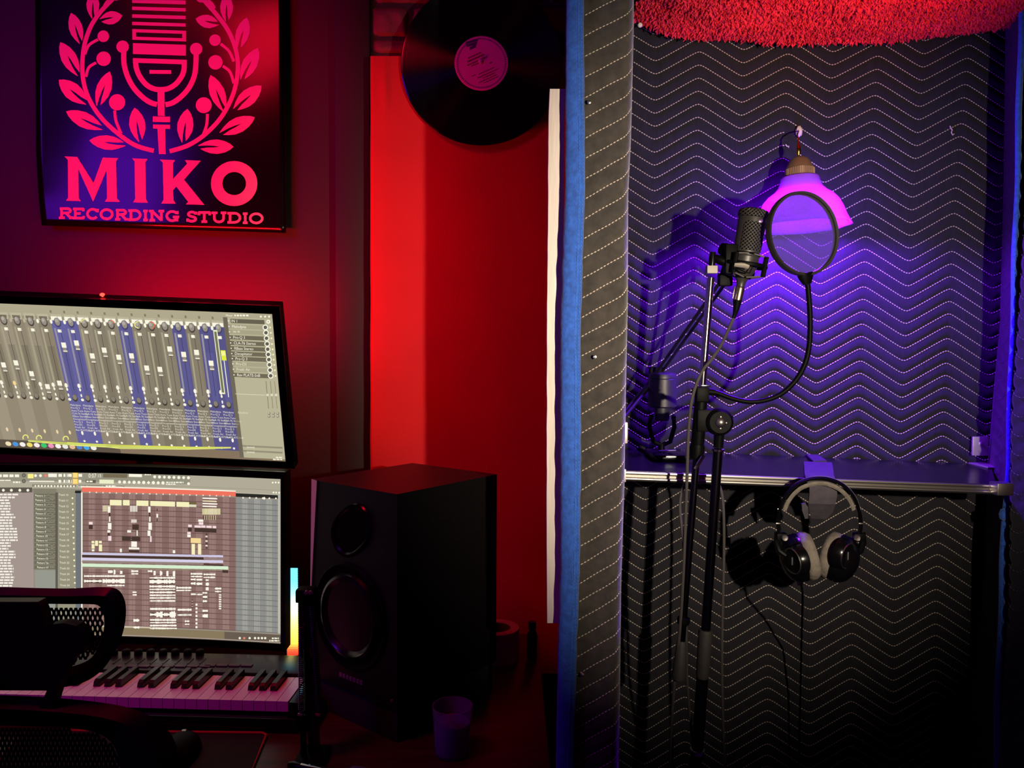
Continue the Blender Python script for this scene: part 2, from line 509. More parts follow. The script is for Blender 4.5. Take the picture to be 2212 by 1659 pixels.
XO = [(-80, 2240), (500, 2216), (650, 2207), (900, 2189), (1300, 2184), (1600, 2166), (1760, 2160)]
ob_ = thing('moving_blanket', 'violet-lit quilted blanket at the far right picture edge outside the booth', 'blanket', W(2200, 1655, 1.5))
def os_(u, v):
    y = -80 + 1840 * v; a = W(interp(y, XO), y, 1.52); c = W(interp(y, XO) + 150, y, 1.40)
    return a.lerp(c, u) + Vector((-.006, 0, 0)) * abs(math.sin(v * 44 * math.pi + 5 * u)) ** .6
part('quilt', MB().slab(os_, (.012, 0, 0), 30, 260), m_quilt, ob_, smooth=180)
mb = MB()
for k in range(44):
    stitches(mb, [os_(i / 30, (k + .02) / 44 + .010 * abs(math.sin(i / 30 * 9))) - X * .004 for i in range(31)], .007, .0008)
part('stitching', mb, MATS['violet_grey_thread'], ob_, kind='stuff', smooth=60, normals=False)

# red shag rug under the booth's ceiling
CAT = [(1362, 50), (1370, 54), (1403, 67), (1428, 80), (1476, 89), (1514, 95), (1565, 101), (1608, 103), (1750, 103), (1900, 100), (2026, 92), (2111, 78), (2170, 63), (2212, 47), (2250, 34)]
rg = thing('shag_rug', 'bright red shag rug pinned up as a sagging canopy over the vocal booth', 'rug', W(1790, 100, 1.69))
def rz(px): return W(px, interp(px, CAT), 1.69)
def rug(u, v):
    px = 1364 + (2250 - 1364) * u; p = rz(px); d = 1.69 - .55 * v
    lump = .010 * noise.noise(Vector((u * 6, v * 5, 4)))
    return Vector((p.x, d, p.z + .016 + .02 * v - .03 * math.sin(v * 3) + lump))
part('backing', MB().slab(rug, (0, 0, .01), 40, 24), M('rug_backing', (120, 20, 28), .9, noise_=(30, .2)), rg, smooth=180)
mb = MB()
for j in range(105):
    for i in range(200):
        u = (i + rnd.random()) / 200; v = (j + rnd.random()) / 105 if j else -.004 * rnd.random()
        p = rug(u, v) + Vector((0, 0, .001)); ln = .009 + .006 * rnd.random()
        q = p + Vector((rnd.gauss(0, .0055), rnd.gauss(-.001, .0055), -ln)); m_ = (p + q) / 2 + Vector((rnd.gauss(0, .002), rnd.gauss(0, .002), 0))
        a = rnd.random() * 3.14; w = Vector((math.cos(a), math.sin(a), 0)) * .0031; w2 = Vector((-math.sin(a), math.cos(a), 0)) * .0031
        mb.add([p - w, p + w * .5 + w2, p + w * .5 - w2, m_ - w, m_ + w * .5 + w2, m_ + w * .5 - w2, q],
               [(0, 1, 4, 3), (1, 2, 5, 4), (2, 0, 3, 5), (3, 4, 6), (4, 5, 6), (5, 3, 6)])
part('pile', mb, m_rug, rg, kind='stuff', smooth=0, normals=False)
solo('push_pin', MB().lathe([(.0004, .006), (.0004, .0), (.004, -.001), (.0052, -.004), (.004, -.007), (.0005, -.008)], W(1382, 56, 1.67), Y, 16), M('white_plastic', (235, 230, 220), .4), 'round white push pin at the left corner of the red rug', 'pin', W(1382, 56, 1.67))
# ---------------------------------------------------------------- wall lamp
DL = 1.625; k = S(DL)
def shade_mat():
    m = bpy.data.materials.new('frosted_pink_glass'); m.use_nodes = True; nt = m.node_tree
    b = nt.nodes['Principled BSDF']; b.inputs['Base Color'].default_value = (.8, .45, .8, 1); b.inputs['Roughness'].default_value = .12
    tr = nt.nodes.new('ShaderNodeBsdfTranslucent'); tr.inputs[0].default_value = (.20, .06, .13, 1)
    tp = nt.nodes.new('ShaderNodeBsdfTransparent'); tp.inputs[0].default_value = (.9, .7, .95, 1)
    wv = nt.nodes.new('ShaderNodeTexNoise'); wv.inputs['Scale'].default_value = 60
    tc = nt.nodes.new('ShaderNodeTexCoord'); mp = nt.nodes.new('ShaderNodeMapping'); mp.inputs['Scale'].default_value = (1, 1, .2)
    nt.links.new(tc.outputs['Object'], mp.inputs[0]); nt.links.new(mp.outputs[0], wv.inputs['Vector'])
    bp = nt.nodes.new('ShaderNodeBump'); bp.inputs['Strength'].default_value = .5; bp.inputs['Distance'].default_value = .002
    nt.links.new(wv.outputs['Fac'], bp.inputs['Height']); nt.links.new(bp.outputs[0], b.inputs['Normal'])
    m1 = nt.nodes.new('ShaderNodeMixShader'); m1.inputs[0].default_value = .45
    m2 = nt.nodes.new('ShaderNodeMixShader'); m2.inputs[0].default_value = .16
    nt.links.new(tr.outputs[0], m1.inputs[1]); nt.links.new(tp.outputs[0], m1.inputs[2])
    nt.links.new(m1.outputs[0], m2.inputs[1]); nt.links.new(b.outputs[0], m2.inputs[2])
    nt.links.new(m2.outputs[0], nt.nodes['Material Output'].inputs[0]); return m


lo = W(1727, 338, DL); ax = Vector((.035, -.02, -1)).normalized()
lt = thing('wall_lamp', 'brass wall lamp with a glowing violet tulip glass shade on the quilted booth wall', 'lamp', W(1735, 490, DL))
part('cap', MB().lathe([(r * k, h * k) for r, h in ((1, -1), (10, 1), (17, 5), (21.5, 11), (25, 18), (27.5, 22), (28, 24), (26, 25.5))], lo, ax, 40), m_brass, lt)
mb = MB().lathe([(r * k, h * k) for r, h in ((26, 25), (29, 26), (29, 41), (35, 43), (36, 45), (30, 46))], lo, ax, 40)
for i in range(44):
    a_ = 2 * math.pi * i / 44; u_ = ax.orthogonal().normalized(); w_ = ax.cross(u_); rr = 29.4 * k
    o_ = lo + u_ * math.cos(a_) * rr + w_ * math.sin(a_) * rr
    mb.tube([o_ + ax * 27 * k, o_ + ax * 41 * k], .9 * k, 5)
part('ribbed_collar', mb, M('copper_brass', (165, 130, 112), .35, .6), lt)
part('finial', MB().lathe([(r * k, h * k) for r, h in ((.3, -42), (1.2, -40), (1.6, -34), (3, -26), (5, -18), (5.6, -12), (4.2, -6), (2.6, -2), (3, 1))], lo + X * (-2 * k), ax, 16), M('polished_brass', (240, 205, 90), .15, 1.0), lt, label='polished brass finial')
part('hanging_wire', MB().tube([W(1723, 300, DL), W(1722, 292, DL + .02), W(1724, 285, DL + .06), W(1726, 282, 1.745)], .0016, 8), M('copper_wire', (150, 70, 50), .4, .6), lt)
mb = MB(); bm = bmesh.new(); bmesh.ops.create_icosphere(bm, subdivisions=3, radius=1)
bm.verts.index_update(); c_ = W(1726, 284, 1.735)
mb.add([c_ + Vector((v.co.x * 7 * k, v.co.y * .007, v.co.z * 12 * k)) * (1 + .35 * noise.noise(v.co * 3)) for v in bm.verts], [[v.index for v in f.verts] for f in bm.faces]); bm.free()
part('wall_plug', mb, M('white_cotton', (225, 205, 205), .95, bump=(400, .6)), lt, label='crumpled white plug at the hook', smooth=180)
prof = [(36, 43), (39, 46), (41, 55), (45, 66), (54, 76), (67, 85), (77, 96), (85, 112), (90, 128), (96, 142), (100, 150)]
pr = [(r * k, h * k) for r, h in prof] + [((r - 2.2) * k, (h + .5) * k) for r, h in reversed(prof)]
part('glass_shade', MB().lathe(pr, lo, ax, 72, mod=lambda th, h: 1 + .035 * math.cos(th * 9) * max(0, (h / k - 70) / 80) ** 1.5, closed=True), shade_mat(), lt, label='fluted violet glass tulip shade', smooth=180)
bc = lo + ax * 98 * k
part('bulb', MB().lathe([(.3 * k, -46 * k), (11 * k, -44 * k), (13 * k, -32 * k), (22 * k, -14 * k), (25 * k, 0), (22 * k, 14 * k), (12 * k, 23 * k), (.5 * k, 26 * k)], bc, ax, 24), E((120, 30, 235), 1.4), lt, smooth=180)
lamp('lamp_bulb_light', 'POINT', bc + ax * 30 * k, 62, (.16, .007, 1.0), shadow_soft_size=.02).parent = None

# ---------------------------------------------------------------- shelf
bl_ = W(1346, 971, 1.738); fl_ = W(1346, 1017, 1.437); br_ = W(2140, 1003, 1.738); fr_ = W(2152, 1047, 1.473)
def sh(u, v, t=0): return (bl_.lerp(br_, u)).lerp(fl_.lerp(fr_, u), v) - Z * t
shf = thing('wall_shelf', 'long black shelf with a grooved metal front edge across the booth back wall', 'shelf', sh(.5, .5, .02))
part('board', MB().slab(lambda u, v: sh(u, v * .985), (0, 0, -.017), 4, 2), M('black_laminate', (22, 20, 25), .24, noise_=(12, .15), bump=(90, .08), stretch=(.3, 3, 1)), shf, smooth=30)
PROF = [(0, -.0005), (-.0035, -.001), (-.0045, -.0035), (-.0035, -.0062), (-.001, -.0075), (-.001, -.0105), (-.0035, -.0115), (-.0045, -.0145), (-.0035, -.0175), (0, -.019)]
def trim(u, v):
    i = min(len(PROF) - 2, int(v * (len(PROF) - 1) + 1e-6)); t = v * (len(PROF) - 1) - i
    a_, b2 = PROF[i], PROF[i + 1]; p = sh(u * .985, 1)
    return p + Vector((0, a_[0] + (b2[0] - a_[0]) * t, a_[1] + (b2[1] - a_[1]) * t))
mb = MB(); mb.grid(trim, 8, len(PROF) - 1); mb.grid(lambda u, v: trim(u, 0).lerp(trim(u, 1), v) + Y * .002, 8, 1)
part('edge_trim', mb, m_alu, shf, label='grooved metal front edge', smooth=50)
c_ = W(2163, 1055, 1.462)
part('corner_cap', MB().bbox(c_, X * .016, Y * .014, Z * .012, .003), m_steel, shf, label='brushed steel corner cap')
for nm, (x0, x1, y0, y1, d_) in {'right': (2099, 2135, 943, 984, 1.725), 'left': (1344, 1356, 912, 958, 1.46)}.items():
    a_, b2 = W(x0, y1, d_), W(x1, y0, d_)
    mb = MB().bbox((a_ + b2) / 2, X * ((b2.x - a_.x) / 2), Y * .003, Z * ((b2.z - a_.z) / 2), .002)
    if nm == 'right':
        mb.lathe([(.004, 0), (.004, .002), (.0005, .003)], (a_ + b2) / 2 - Y * .003 + Z * .006, -Y, 12)
        mb.bbox(sh(.985, .12) + Z * .002, X * ((b2.x - a_.x) / 2), Y * .035, Z * .0015, .001)
    part('bracket', mb, M('pale_steel', (225, 215, 205), .38, .7, bump=(60, .2)), shf, label='pale steel angle bracket')
part('bracket', MB().bbox(W(1347, 1027, 1.43), X * .004, Y * .004, Z * .012, .001), MATS['pale_steel'], shf)
# black gaffer tape patch where the shelf meets the right-hand blanket
# ---------------------------------------------------------------- strap and headphones
DH = 1.405
m_strap = M('grey_webbing', (62, 57, 66), .9, noise_=(60, .2), bump=(160, .4))
sp = thing('webbing_strap', 'grey webbing strap looped over the shelf edge holding the headphones', 'strap', W(1775, 1110, DH))
def rib(pts, th=.0018):
    """ribbon through (left, right) point pairs, with thickness"""
    mb = MB(); n = len(pts); vs = []
    for i in range(n):
        l, r_ = pts[i]; q = pts[min(n - 1, i + 1)]; p = pts[max(0, i - 1)]
        t = ((q[0] + q[1]) - (p[0] + p[1])).normalized(); nn = t.cross((r_ - l).normalized()).normalized()
        vs += [l + nn * th, r_ + nn * th, r_ - nn * th, l - nn * th]
    fs = [(i * 4 + j, i * 4 + (j + 1) % 4, (i + 1) * 4 + (j + 1) % 4, (i + 1) * 4 + j) for i in range(n - 1) for j in range(4)]
    return mb.add(vs, fs + [(3, 2, 1, 0), tuple((n - 1) * 4 + j for j in range(4))])
def topz(px, py):     # on the shelf top
    n_ = (br_ - bl_).cross(fl_ - bl_).normalized(); return onplane(px, py, bl_, n_) + Z * .0035
part('top_strip', rib([(topz(1737, 979), topz(1763, 979)), (topz(1745, 990), topz(1768, 988)), (topz(1757, 1001), topz(1786, 1000))]), m_strap, sp, smooth=30)
part('front_loop', rib([(topz(1736, 1002), topz(1797, 1004)), (topz(1737, 1012), topz(1799, 1014)), (W(1738, 1026, 1.428), W(1801, 1028, 1.428)), (W(1742, 1040, DH - .004), W(1806, 1042, DH - .004)),
                        (W(1748, 1052, DH - .002), W(1807, 1055, DH - .002)), (W(1748, 1066, DH), W(1808, 1068, DH)), (W(1746, 1086, DH + .006), W(1804, 1088, DH + .006)), (W(1748, 1104, DH + .03), W(1798, 1106, DH + .03)), (W(1752, 1118, DH + .05), W(1784, 1120, DH + .05))]), m_strap, sp, smooth=30)
part('hook_tab', rib([(W(1731, 1088, DH + .02), W(1744, 1086, DH + .02)), (W(1732, 1102, DH + .022), W(1745, 1100, DH + .022)), (W(1738, 1119, DH + .03), W(1745, 1119, DH + .03))], .002), m_strap, sp, smooth=30)

hp = thing('headphones', 'black studio headphones with grey ear pads hanging from the shelf strap', 'headphones', W(1770, 1258, DH))
BANDP = [(1682, 1168), (1677, 1135), (1680, 1104), (1693, 1072), (1716, 1046), (1742, 1033), (1770, 1029), (1798, 1033), (1826, 1047), (1848, 1072), (1860, 1104), (1864, 1135), (1859, 1168)]
def arc(pts, n=40):
    out = []; m_ = len(pts) - 1
    for i in range(n + 1):
        t = i / n * m_; j = min(m_ - 1, int(t)); f = t - j
        p0, p1, p2, p3 = [Vector(pts[max(0, min(m_, j + q))]) for q in (-1, 0, 1, 2)]
        out.append(.5 * ((2 * p1) + (p2 - p0) * f + (2 * p0 - 5 * p1 + 4 * p2 - p3) * f * f + (3 * p1 - p0 - 3 * p2 + p3) * f ** 3))
    return out
def band(path, inn, halfw, mat, name, **kw):
    """strip swept along a pixel path: inn px thick towards the arc's centre, 2*halfw deep"""
    mb = MB(); vs = []; n = len(path); c = Vector((1770, 1140))
    for i, p in enumerate(path):
        nrm = (c - p).normalized(); q = p + nrm * inn; m2 = p + nrm * inn * .5
        for (a2, dd) in ((p, -halfw * .8), (m2, -halfw), (q, -halfw * .8), (q, halfw * .8), (m2, halfw), (p, halfw * .8)): vs.append(W(a2.x, a2.y, DH + dd))
    fs = [(i * 6 + j, i * 6 + (j + 1) % 6, (i + 1) * 6 + (j + 1) % 6, (i + 1) * 6 + j) for i in range(n - 1) for j in range(6)]
    fs += [(5, 4, 3, 2, 1, 0), tuple((n - 1) * 6 + j for j in range(6))]
    return part(name, mb.add(vs, fs), mat, hp, smooth=50, **kw)
bp_ = arc(BANDP, 48)
hb = band(bp_[6:43], 8, .016, m_black, 'headband')
mb = MB()
for e in (-.010, .010): stitches(mb, [W(p.x, p.y - .5, DH + e) for p in bp_[8:41]], .003, .0005)
part('headband_stitching', mb, M('grey_thread', (120, 115, 120), .8), hb, kind='stuff', smooth=60, normals=False)
inner = arc([(p[0] + (1770 - p[0]) * .10, p[1] + (1140 - p[1]) * .10) for p in BANDP], 48)
band(inner[9:40], 9, .014, M('grey_velour', (112, 104, 96), .95, noise_=(90, .2), bump=(200, .4)), 'headband_pad', label='grey velour headband padding')
for q in (0, 1):
    seg = bp_[0:8] if q == 0 else bp_[41:49]
    o = band(seg, 9, .010, m_blackgloss, 'slider')
    for yy in (1100, 1131):
        x_ = min(bp_, key=lambda p: abs(p.y - yy) + (0 if (p.x < 1770) == (q == 0) else 999)).x
        part('slider_mark', MB().bbox(W(x_ + (4 if q == 0 else -4), yy, DH - .012), X * .004, Y * .001, Z * .0012, .0005), m_steel, o)
vdir = Vector((.371, .928, 0)).normalized(); ldir = Vector((.928, -.371, 0)).normalized()
def cup(pad, ring, R_, ratio, ring_ratio, sgn):
    """ear cup: centre px of the shell's rim, of the outer ring, radius in px; ratio = how far it faces the camera"""
    axv = (ldir * sgn * math.sqrt(1 - ratio ** 2) - vdir * ratio + Z * -.24).normalized()
    ax2 = (ldir * sgn * math.sqrt(1 - ring_ratio ** 2) - vdir * ring_ratio + Z * -.12).normalized()
    kk = S(DH); o = W(pad[0], pad[1], DH + .004)
    R0 = R_ * kk
    c = part('ear_cup', MB().lathe([(R0 * .8, .000), (R0 * .98, .001), (R0 * 1.0, .006), (R0 * .97, .009), (R0 * .99, .011), (R0 * .94, .020), (R0 * .80, .029), (R0 * .55, .036), (R0 * .25, .040), (.0005, .041)], o, axv, 48), m_blackgloss, hp)
    q = W(ring[0], ring[1], DH - (.030 if sgn < 0 else .041))
    part('cup_cap', MB().lathe([(R0 * .66, -.016), (R0 * .60, -.004), (R0 * .52, .0005), (R0 * .50, -.001), (.0005, -.001)], q, ax2, 40), m_blackgloss, c)
    part('cup_ring', MB().lathe([(R0 * .485, -.001), (R0 * .50, .0016), (R0 * .525, .0016), (R0 * .535, -.001)], q, ax2, 48, closed=True), m_steel, c, label='thin bright ring on the ear cup')
    part('cup_emblem', MB().bbox(q, Z * R0 * .16, ax2.cross(Z).normalized() * R0 * .03, ax2 * .0006, .0003), M('grey_print', (90, 90, 95), .5), c)
    part('ear_pad', MB().lathe([(R0 * .42, .001), (R0 * .93, .001), (R0 * .99, -.006), (R0 * .98, -.014), (R0 * .88, -.021), (R0 * .66, -.023), (R0 * .50, -.016), (R0 * .45, -.006)], o, axv, 48, closed=True), MATS['grey_velour'], hp, label='grey velour ear pad', smooth=180)
cup((1733, 1203), (1711, 1212), 53, .26, .66, -1)
cup((1805, 1203), (1832, 1201), 53, .22, .52, 1)
for (sx, x0, x1) in ((-1, 1680, 1694), (1, 1862, 1850)):
    yk = part('yoke', MB().tube([W(x0, 1150, DH), W(x0 + sx * 2, 1172, DH - .006), W(x0 - sx * 4, 1190, DH - .012), W(x0 - sx * 18, 1200, DH - .016)], [.006, .0062, .006, .005], 10), m_blackgloss, hp)
    part('hinge_block', MB().bbox(W((x0 + x1) / 2, 1160, DH - .004), X * .010, Y * .008, Z * .008, .003), m_black, yk)
    part('hinge_screw', MB().lathe([(.0055, .003), (.0062, 0), (.0062, -.004), (.0048, -.0055), (.0005, -.005)], W(x1, 1161, DH - .013), Y, 18), m_steel, yk, label='bright steel hinge screw')
part('plug_sleeve', MB().tube([W(1727, 1236, DH - .01), W(1729, 1250, DH - .01), W(1731, 1264, DH - .008)], [.0045, .004, .0032], 10), m_blackgloss, hp)
part('plug_ring', MB().tube([W(1722, 1252, DH - .012), W(1725, 1264, DH - .012)], .0018, 8), m_chrome, hp)
part('cable', MB().tube([W(x, y, d) for x, y, d in ((1731, 1262, DH - .008), (1734, 1285, DH), (1733, 1330, 1.5), (1731, 1400, 1.62), (1729, 1500, 1.66), (1727, 1600, 1.67), (1724, 1720, 1.67), (1722, 1900, 1.67))], .0022, 8), m_black, hp)

# ---------------------------------------------------------------- boom stand
DM = 1.36
st = thing('microphone_stand', 'black and chrome boom microphone stand standing in front of the shelf', 'stand', Vector((W(1500, 1659, DM + .02).x - .06, DM + .06, 0)))
pt, pe = W(1536, 592, DM), W(1476, 1345, DM + .01)
def along(y): return pt.lerp(pe, (y - 592) / (1345 - 592))
part('boom_tube', MB().tube([along(600), along(842)], .0068, 16), m_chrome, st, label='chrome upper boom tube')
part('boom_tube', MB().tube([along(960), along(1345), along(1390)], .0064, 14), M('dark_chrome', (70, 66, 80), .2, 1.0), st)
part('boom_collar', MB().lathe([(.007, -.004), (.0115, -.003), (.0115, .006), (.008, .010)], along(1338), (pe - pt), 16), m_black, st)
part('boom_grip', MB().tube([along(1385), along(1392), along(1462), along(1470)], [.0075, .0095, .0135, .0120], 14), M('dark_rubber', (42, 39, 38), .7, bump=(120, .2)), st, label='tapered rubber counterweight grip')
part('thread_adapter', MB().bbox(along(583), X * .0092, Y * .008, Z * .0068, .0015), M('grey_plastic', (165, 158, 150), .6), st, label='small grey square adapter')
part('boom_tip', MB().tube([along(578), along(560), along(546)], [.0055, .0062, .0050], 12), m_blackgloss, st)
part('clutch_sleeve', MB().tube([along(838), along(850), along(950), along(968)], [.0095, .0115, .0118, .0095], 16), m_black, st)
part('clamp_sleeve', MB().tube([along(955), along(962), along(985)], [.0125, .0135, .012], 14), m_black, st)
part('clutch_lever', MB().tube([W(1520, 984, DM - .02), W(1510, 1000, DM - .024), W(1502, 1014, DM - .026)], [.003, .0036, .003], 8), m_chrome, st)
kc = W(1552, 911, DM - .004)
ck = part('clutch_disc', MB().lathe([(.0005, -.014), (.019, -.014), (.024, -.009), (.0245, .006), (.022, .011), (.0005, .012)], kc, Y, 28), m_black, st)
part('clutch_knob', MB().lathe([(.009, 0), (.0088, -.003), (.006, -.006), (.0005, -.0075)], kc - Y * .014, Y, 20), m_steel, ck, label='round steel clutch knob')
for dx, dy in ((0, -12), (12, 1), (0, 13)):
    part('clutch_bolt', MB().lathe([(.002, 0), (.0018, -.002), (.0004, -.0026)], kc + Vector((dx * S(DM), -.014, -dy * S(DM))), Y, 10), m_steel, ck)
part('clutch_bracket', MB().bbox(W(1528, 908, DM), X * .020, Y * .010, Z * .020, .004), m_black, st)
part('wing_screw', MB().tube([kc + X * .022, W(1576, 899, DM - .004), W(1584, 901, DM - .006)], [.003, .0036, .0045], 10), m_chrome, st)
qt, qe = W(1553, 945, DM + .005), W(1524, 1365, DM + .02)
def dn(y): return qt.lerp(qe, (y - 945) / 420.)
part('neck_sleeve', MB().tube([dn(925), dn(935), dn(966)], [.010, .0095, .009], 14), m_blackgloss, st)
part('neck_ring', MB().lathe([(.0095, -.002), (.0118, -.001), (.0118, .003), (.009, .004)], dn(970), (qe - qt), 18), m_chrome, st)
part('inner_tube', MB().tube([dn(968), dn(1370)], .0086, 16), M('dark_chrome', (70, 66, 80), .2, 1.0), st)
part('height_grip', MB().tube([dn(1360), dn(1366), dn(1460), dn(1468)], [.0118, .0128, .0122, .0105], 16), MATS['dark_rubber'], st, label='rubber height grip')
base = ORG[st] + Z * .16
part('outer_tube', MB().tube([dn(1466), dn(1640), base], .0110, 16), M('black_chrome', (38, 34, 44), .25, .9), st)
part('tube_ring', MB().lathe([(.011, -.003), (.0135, -.002), (.0135, .005), (.011, .006)], dn(1630), (qe - qt), 16), m_chrome, st)
for i in range(3):
    a_ = R(90 + 120 * i); d_ = Vector((math.cos(a_), math.sin(a_), 0))
    lg = part('leg', MB().tube([base + d_ * .012 + Z * .03, ORG[st] + d_ * .105 + Z * .012], .007, 10), m_blackmetal, st)
    part('rubber_foot', MB().tube([ORG[st] + d_ * .10 + Z * .014, ORG[st] + d_ * .115 + Z * .010], .010, 10), MATS['dark_rubber'], lg)
part('leg_hub', MB().lathe([(.012, .06), (.022, .05), (.024, 0), (.014, -.02)], base, Z, 18), m_black, st)

# ---------------------------------------------------------------- scissor arm behind the microphone
sa = thing('scissor_arm', 'thin black double-rod scissor arm reaching up from behind the booth post', 'microphone arm', W(1330, 925, 1.52))
e0 = W(1566, 604, 1.40); e1 = W(1418, 812, 1.715); e2 = W(1330, 918, 1.54)
sidev = Vector((.011, 0, .008))
for (p, q, nm) in ((e0, e1, 'upper_rod'), (e1, e2, 'lower_rod')):
    for s_ in (-1, 1): part(nm, MB().tube([p + sidev * s_, q + sidev * s_], .0034, 8), m_blackmetal, sa)
part('elbow_joint', MB().bbox(e1, X * .016, Y * .010, Z * .020, .004), m_black, sa)
part('tip_joint', MB().bbox(e0, X * .012, Y * .010, Z * .012, .003), m_black, sa)
part('wall_clamp', MB().bbox(e2 + Vector((-.01, 0, -.01)), X * .016, Y * .016, Z * .022, .004), m_black, sa)

# ---------------------------------------------------------------- condenser microphone in its shock mount
mic = thing('condenser_microphone', 'matte black studio condenser microphone tilted beside the round pop filter', 'microphone', W(1600, 612, DM))
mt, mbp = W(1629, 456, DM - .006), W(1601, 610, DM)
mx = (mbp - mt).normalized(); ml = (mbp - mt).length; km = S(DM)
def mp_(t): return mt + mx * ml * t
m_mic = M('matte_black_enamel', (46, 43, 41), .42, bump=(250, .06))
part('body', MB().lathe([(r * km, h * ml) for r, h in ((29.5, .09), (30, .10), (29, .30), (28.5, .58), (29.5, .585), (29.5, .62), (28, .64), (28, .76), (24, .84), (15, .93), (11, .98), (9, 1.02), (9, 1.06))], mt, mx, 48), m_mic, mic, smooth=25)
mgr = M('woven_grille', (40, 38, 36), .5, .5)
nt = mgr.node_tree; bs = nt.nodes['Principled BSDF']
tc = nt.nodes.new('ShaderNodeTexCoord'); w1 = nt.nodes.new('ShaderNodeTexWave'); w2 = nt.nodes.new('ShaderNodeTexWave'); w2.bands_direction = 'Z'
mpn = nt.nodes.new('ShaderNodeMapping'); mpn.inputs['Rotation'].default_value = (0, R(38), 0); nt.links.new(tc.outputs['Object'], mpn.inputs[0])
for w_ in (w1, w2): w_.inputs['Scale'].default_value = 70; nt.links.new(mpn.outputs[0], w_.inputs['Vector'])
mxn = nt.nodes.new('ShaderNodeMath'); mxn.operation = 'MAXIMUM'; nt.links.new(w1.outputs['Fac'], mxn.inputs[0]); nt.links.new(w2.outputs['Fac'], mxn.inputs[1])
bpn = nt.nodes.new('ShaderNodeBump'); bpn.inputs['Distance'].default_value = .002; nt.links.new(mxn.outputs[0], bpn.inputs['Height']); nt.links.new(bpn.outputs[0], bs.inputs['Normal'])
cr = nt.nodes.new('ShaderNodeValToRGB'); cr.color_ramp.elements[0].position = .45; cr.color_ramp.elements[0].color = (.004, .004, .004, 1); cr.color_ramp.elements[1].color = (.075, .07, .065, 1)
nt.links.new(mxn.outputs[0], cr.inputs[0]); nt.links.new(cr.outputs[0], bs.inputs['Base Color'])
part('top_cap', MB().lathe([(r * km, h * ml) for r, h in ((29.5, .10), (32, .09), (32.5, .03), (30, -.005), (20, -.03), (.5, -.04))], mt, mx, 40), mgr, mic)
fr = (-Y + X * .12).normalized(); fr = (fr - mx * fr.dot(mx)).normalized(); sdv = mx.cross(fr)
def gr(u, v):
    a_ = R(-52 + 104 * u); t = .165 + .40 * v
    if v < .12: a_ *= (.86 + 1.16 * v)
    rr = (31.0 - 1.2 * v) * km
    return mp_(t) + fr * math.cos(a_) * rr + sdv * math.sin(a_) * rr
part('grille', MB().slab(gr, fr * -.002, 20, 14), mgr, mic, label='woven metal front grille', smooth=60)
part('indicator', MB().bbox(mp_(.15) + fr * 29.6 * km + sdv * -6 * km, X * .0035, Y * .001, Z * .0025, .0005), M('shiny_badge', (200, 150, 200), .2, .9), mic)
xc0, xc1 = mp_(1.06), W(1593, 650, DM + .004)
part('connector', MB().tube([xc0, xc0.lerp(xc1, .1), xc1], [.0072, .0082, .0080], 18), M('champagne_metal', (215, 195, 160), .25, 1.0), mic, label='metal cable connector')
part('connector_latch', MB().tube([W(1587, 618, DM - .006), W(1582, 644, DM - .004)], .0011, 6), m_chrome, mic)
CAB = [(1593, 648, 1.362), (1590, 668, 1.363), (1584, 688, 1.364), (1571, 718, 1.358), (1556, 748, 1.348), (1538, 775, 1.342), (1520, 797, 1.340), (1505, 828, 1.338), (1494, 866, 1.338), (1489, 910, 1.342), (1486, 960, 1.345), (1484, 1030, 1.348), (1481, 1120, 1.352), (1477, 1220, 1.356), (1471, 1330, 1.36), (1463, 1420, 1.37), (1455, 1500, 1.38), (1449, 1600, 1.40), (1446, 1720, 1.42), (1450, 2000, 1.44), (1475, 2330, 1.44)]
def cpath(pts, n): return [Vector(p) for p in arc3([W(*c) for c in pts], n)]
def arc3(p_, n):
    out = []; m_ = len(p_) - 1
    for i in range(n + 1):
        t = i / n * m_; j = min(m_ - 1, int(t)); f = t - j
        p0, p1, p2, p3 = [p_[max(0, min(m_, j + q))] for q in (-1, 0, 1, 2)]
        out.append(.5 * ((2 * p1) + (p2 - p0) * f + (2 * p0 - 5 * p1 + 4 * p2 - p3) * f * f + (3 * p1 - p0 - 3 * p2 + p3) * f ** 3))
    return out
cp = cpath(CAB, 90)
part('cable_boot', MB().tube(cp[0:10], [.0078, .0074, .0068, .0062, .0056, .005, .0044, .0038, .0033, .003], 12), m_black, mic)
part('cable', MB().tube(cp[6:], .0028, 8), M('cable_rubber', (60, 56, 54), .55), mic)
solo('loose_cable', MB().tube(cpath([(1478, 1046, 1.41), (1471, 1070, 1.405), (1469, 1100, 1.40), (1474, 1150, 1.39), (1479, 1215, 1.385), (1482, 1330, 1.385), (1483, 1440, 1.39), (1488, 1520, 1.40), (1495, 1600, 1.41), (1500, 1750, 1.42), (1490, 2250, 1.43)], 60), .0026, 8), MATS['cable_rubber'], 'thin dark cable hanging behind the tapered boom grip', 'cable', W(1480, 1330, 1.385))
solo('loose_cable', MB().tube(cpath([(1551, 1042, 1.43), (1559, 1065, 1.425), (1563, 1105, 1.42), (1564, 1180, 1.42), (1562, 1280, 1.42), (1560, 1370, 1.42), (1560, 1480, 1.42), (1563, 1590, 1.42), (1566, 1700, 1.42), (1570, 2250, 1.44)], 60), .0027, 8), MATS['cable_rubber'], 'thin dark cable hanging to the right of both stand tubes', 'cable', W(1560, 1370, 1.42))

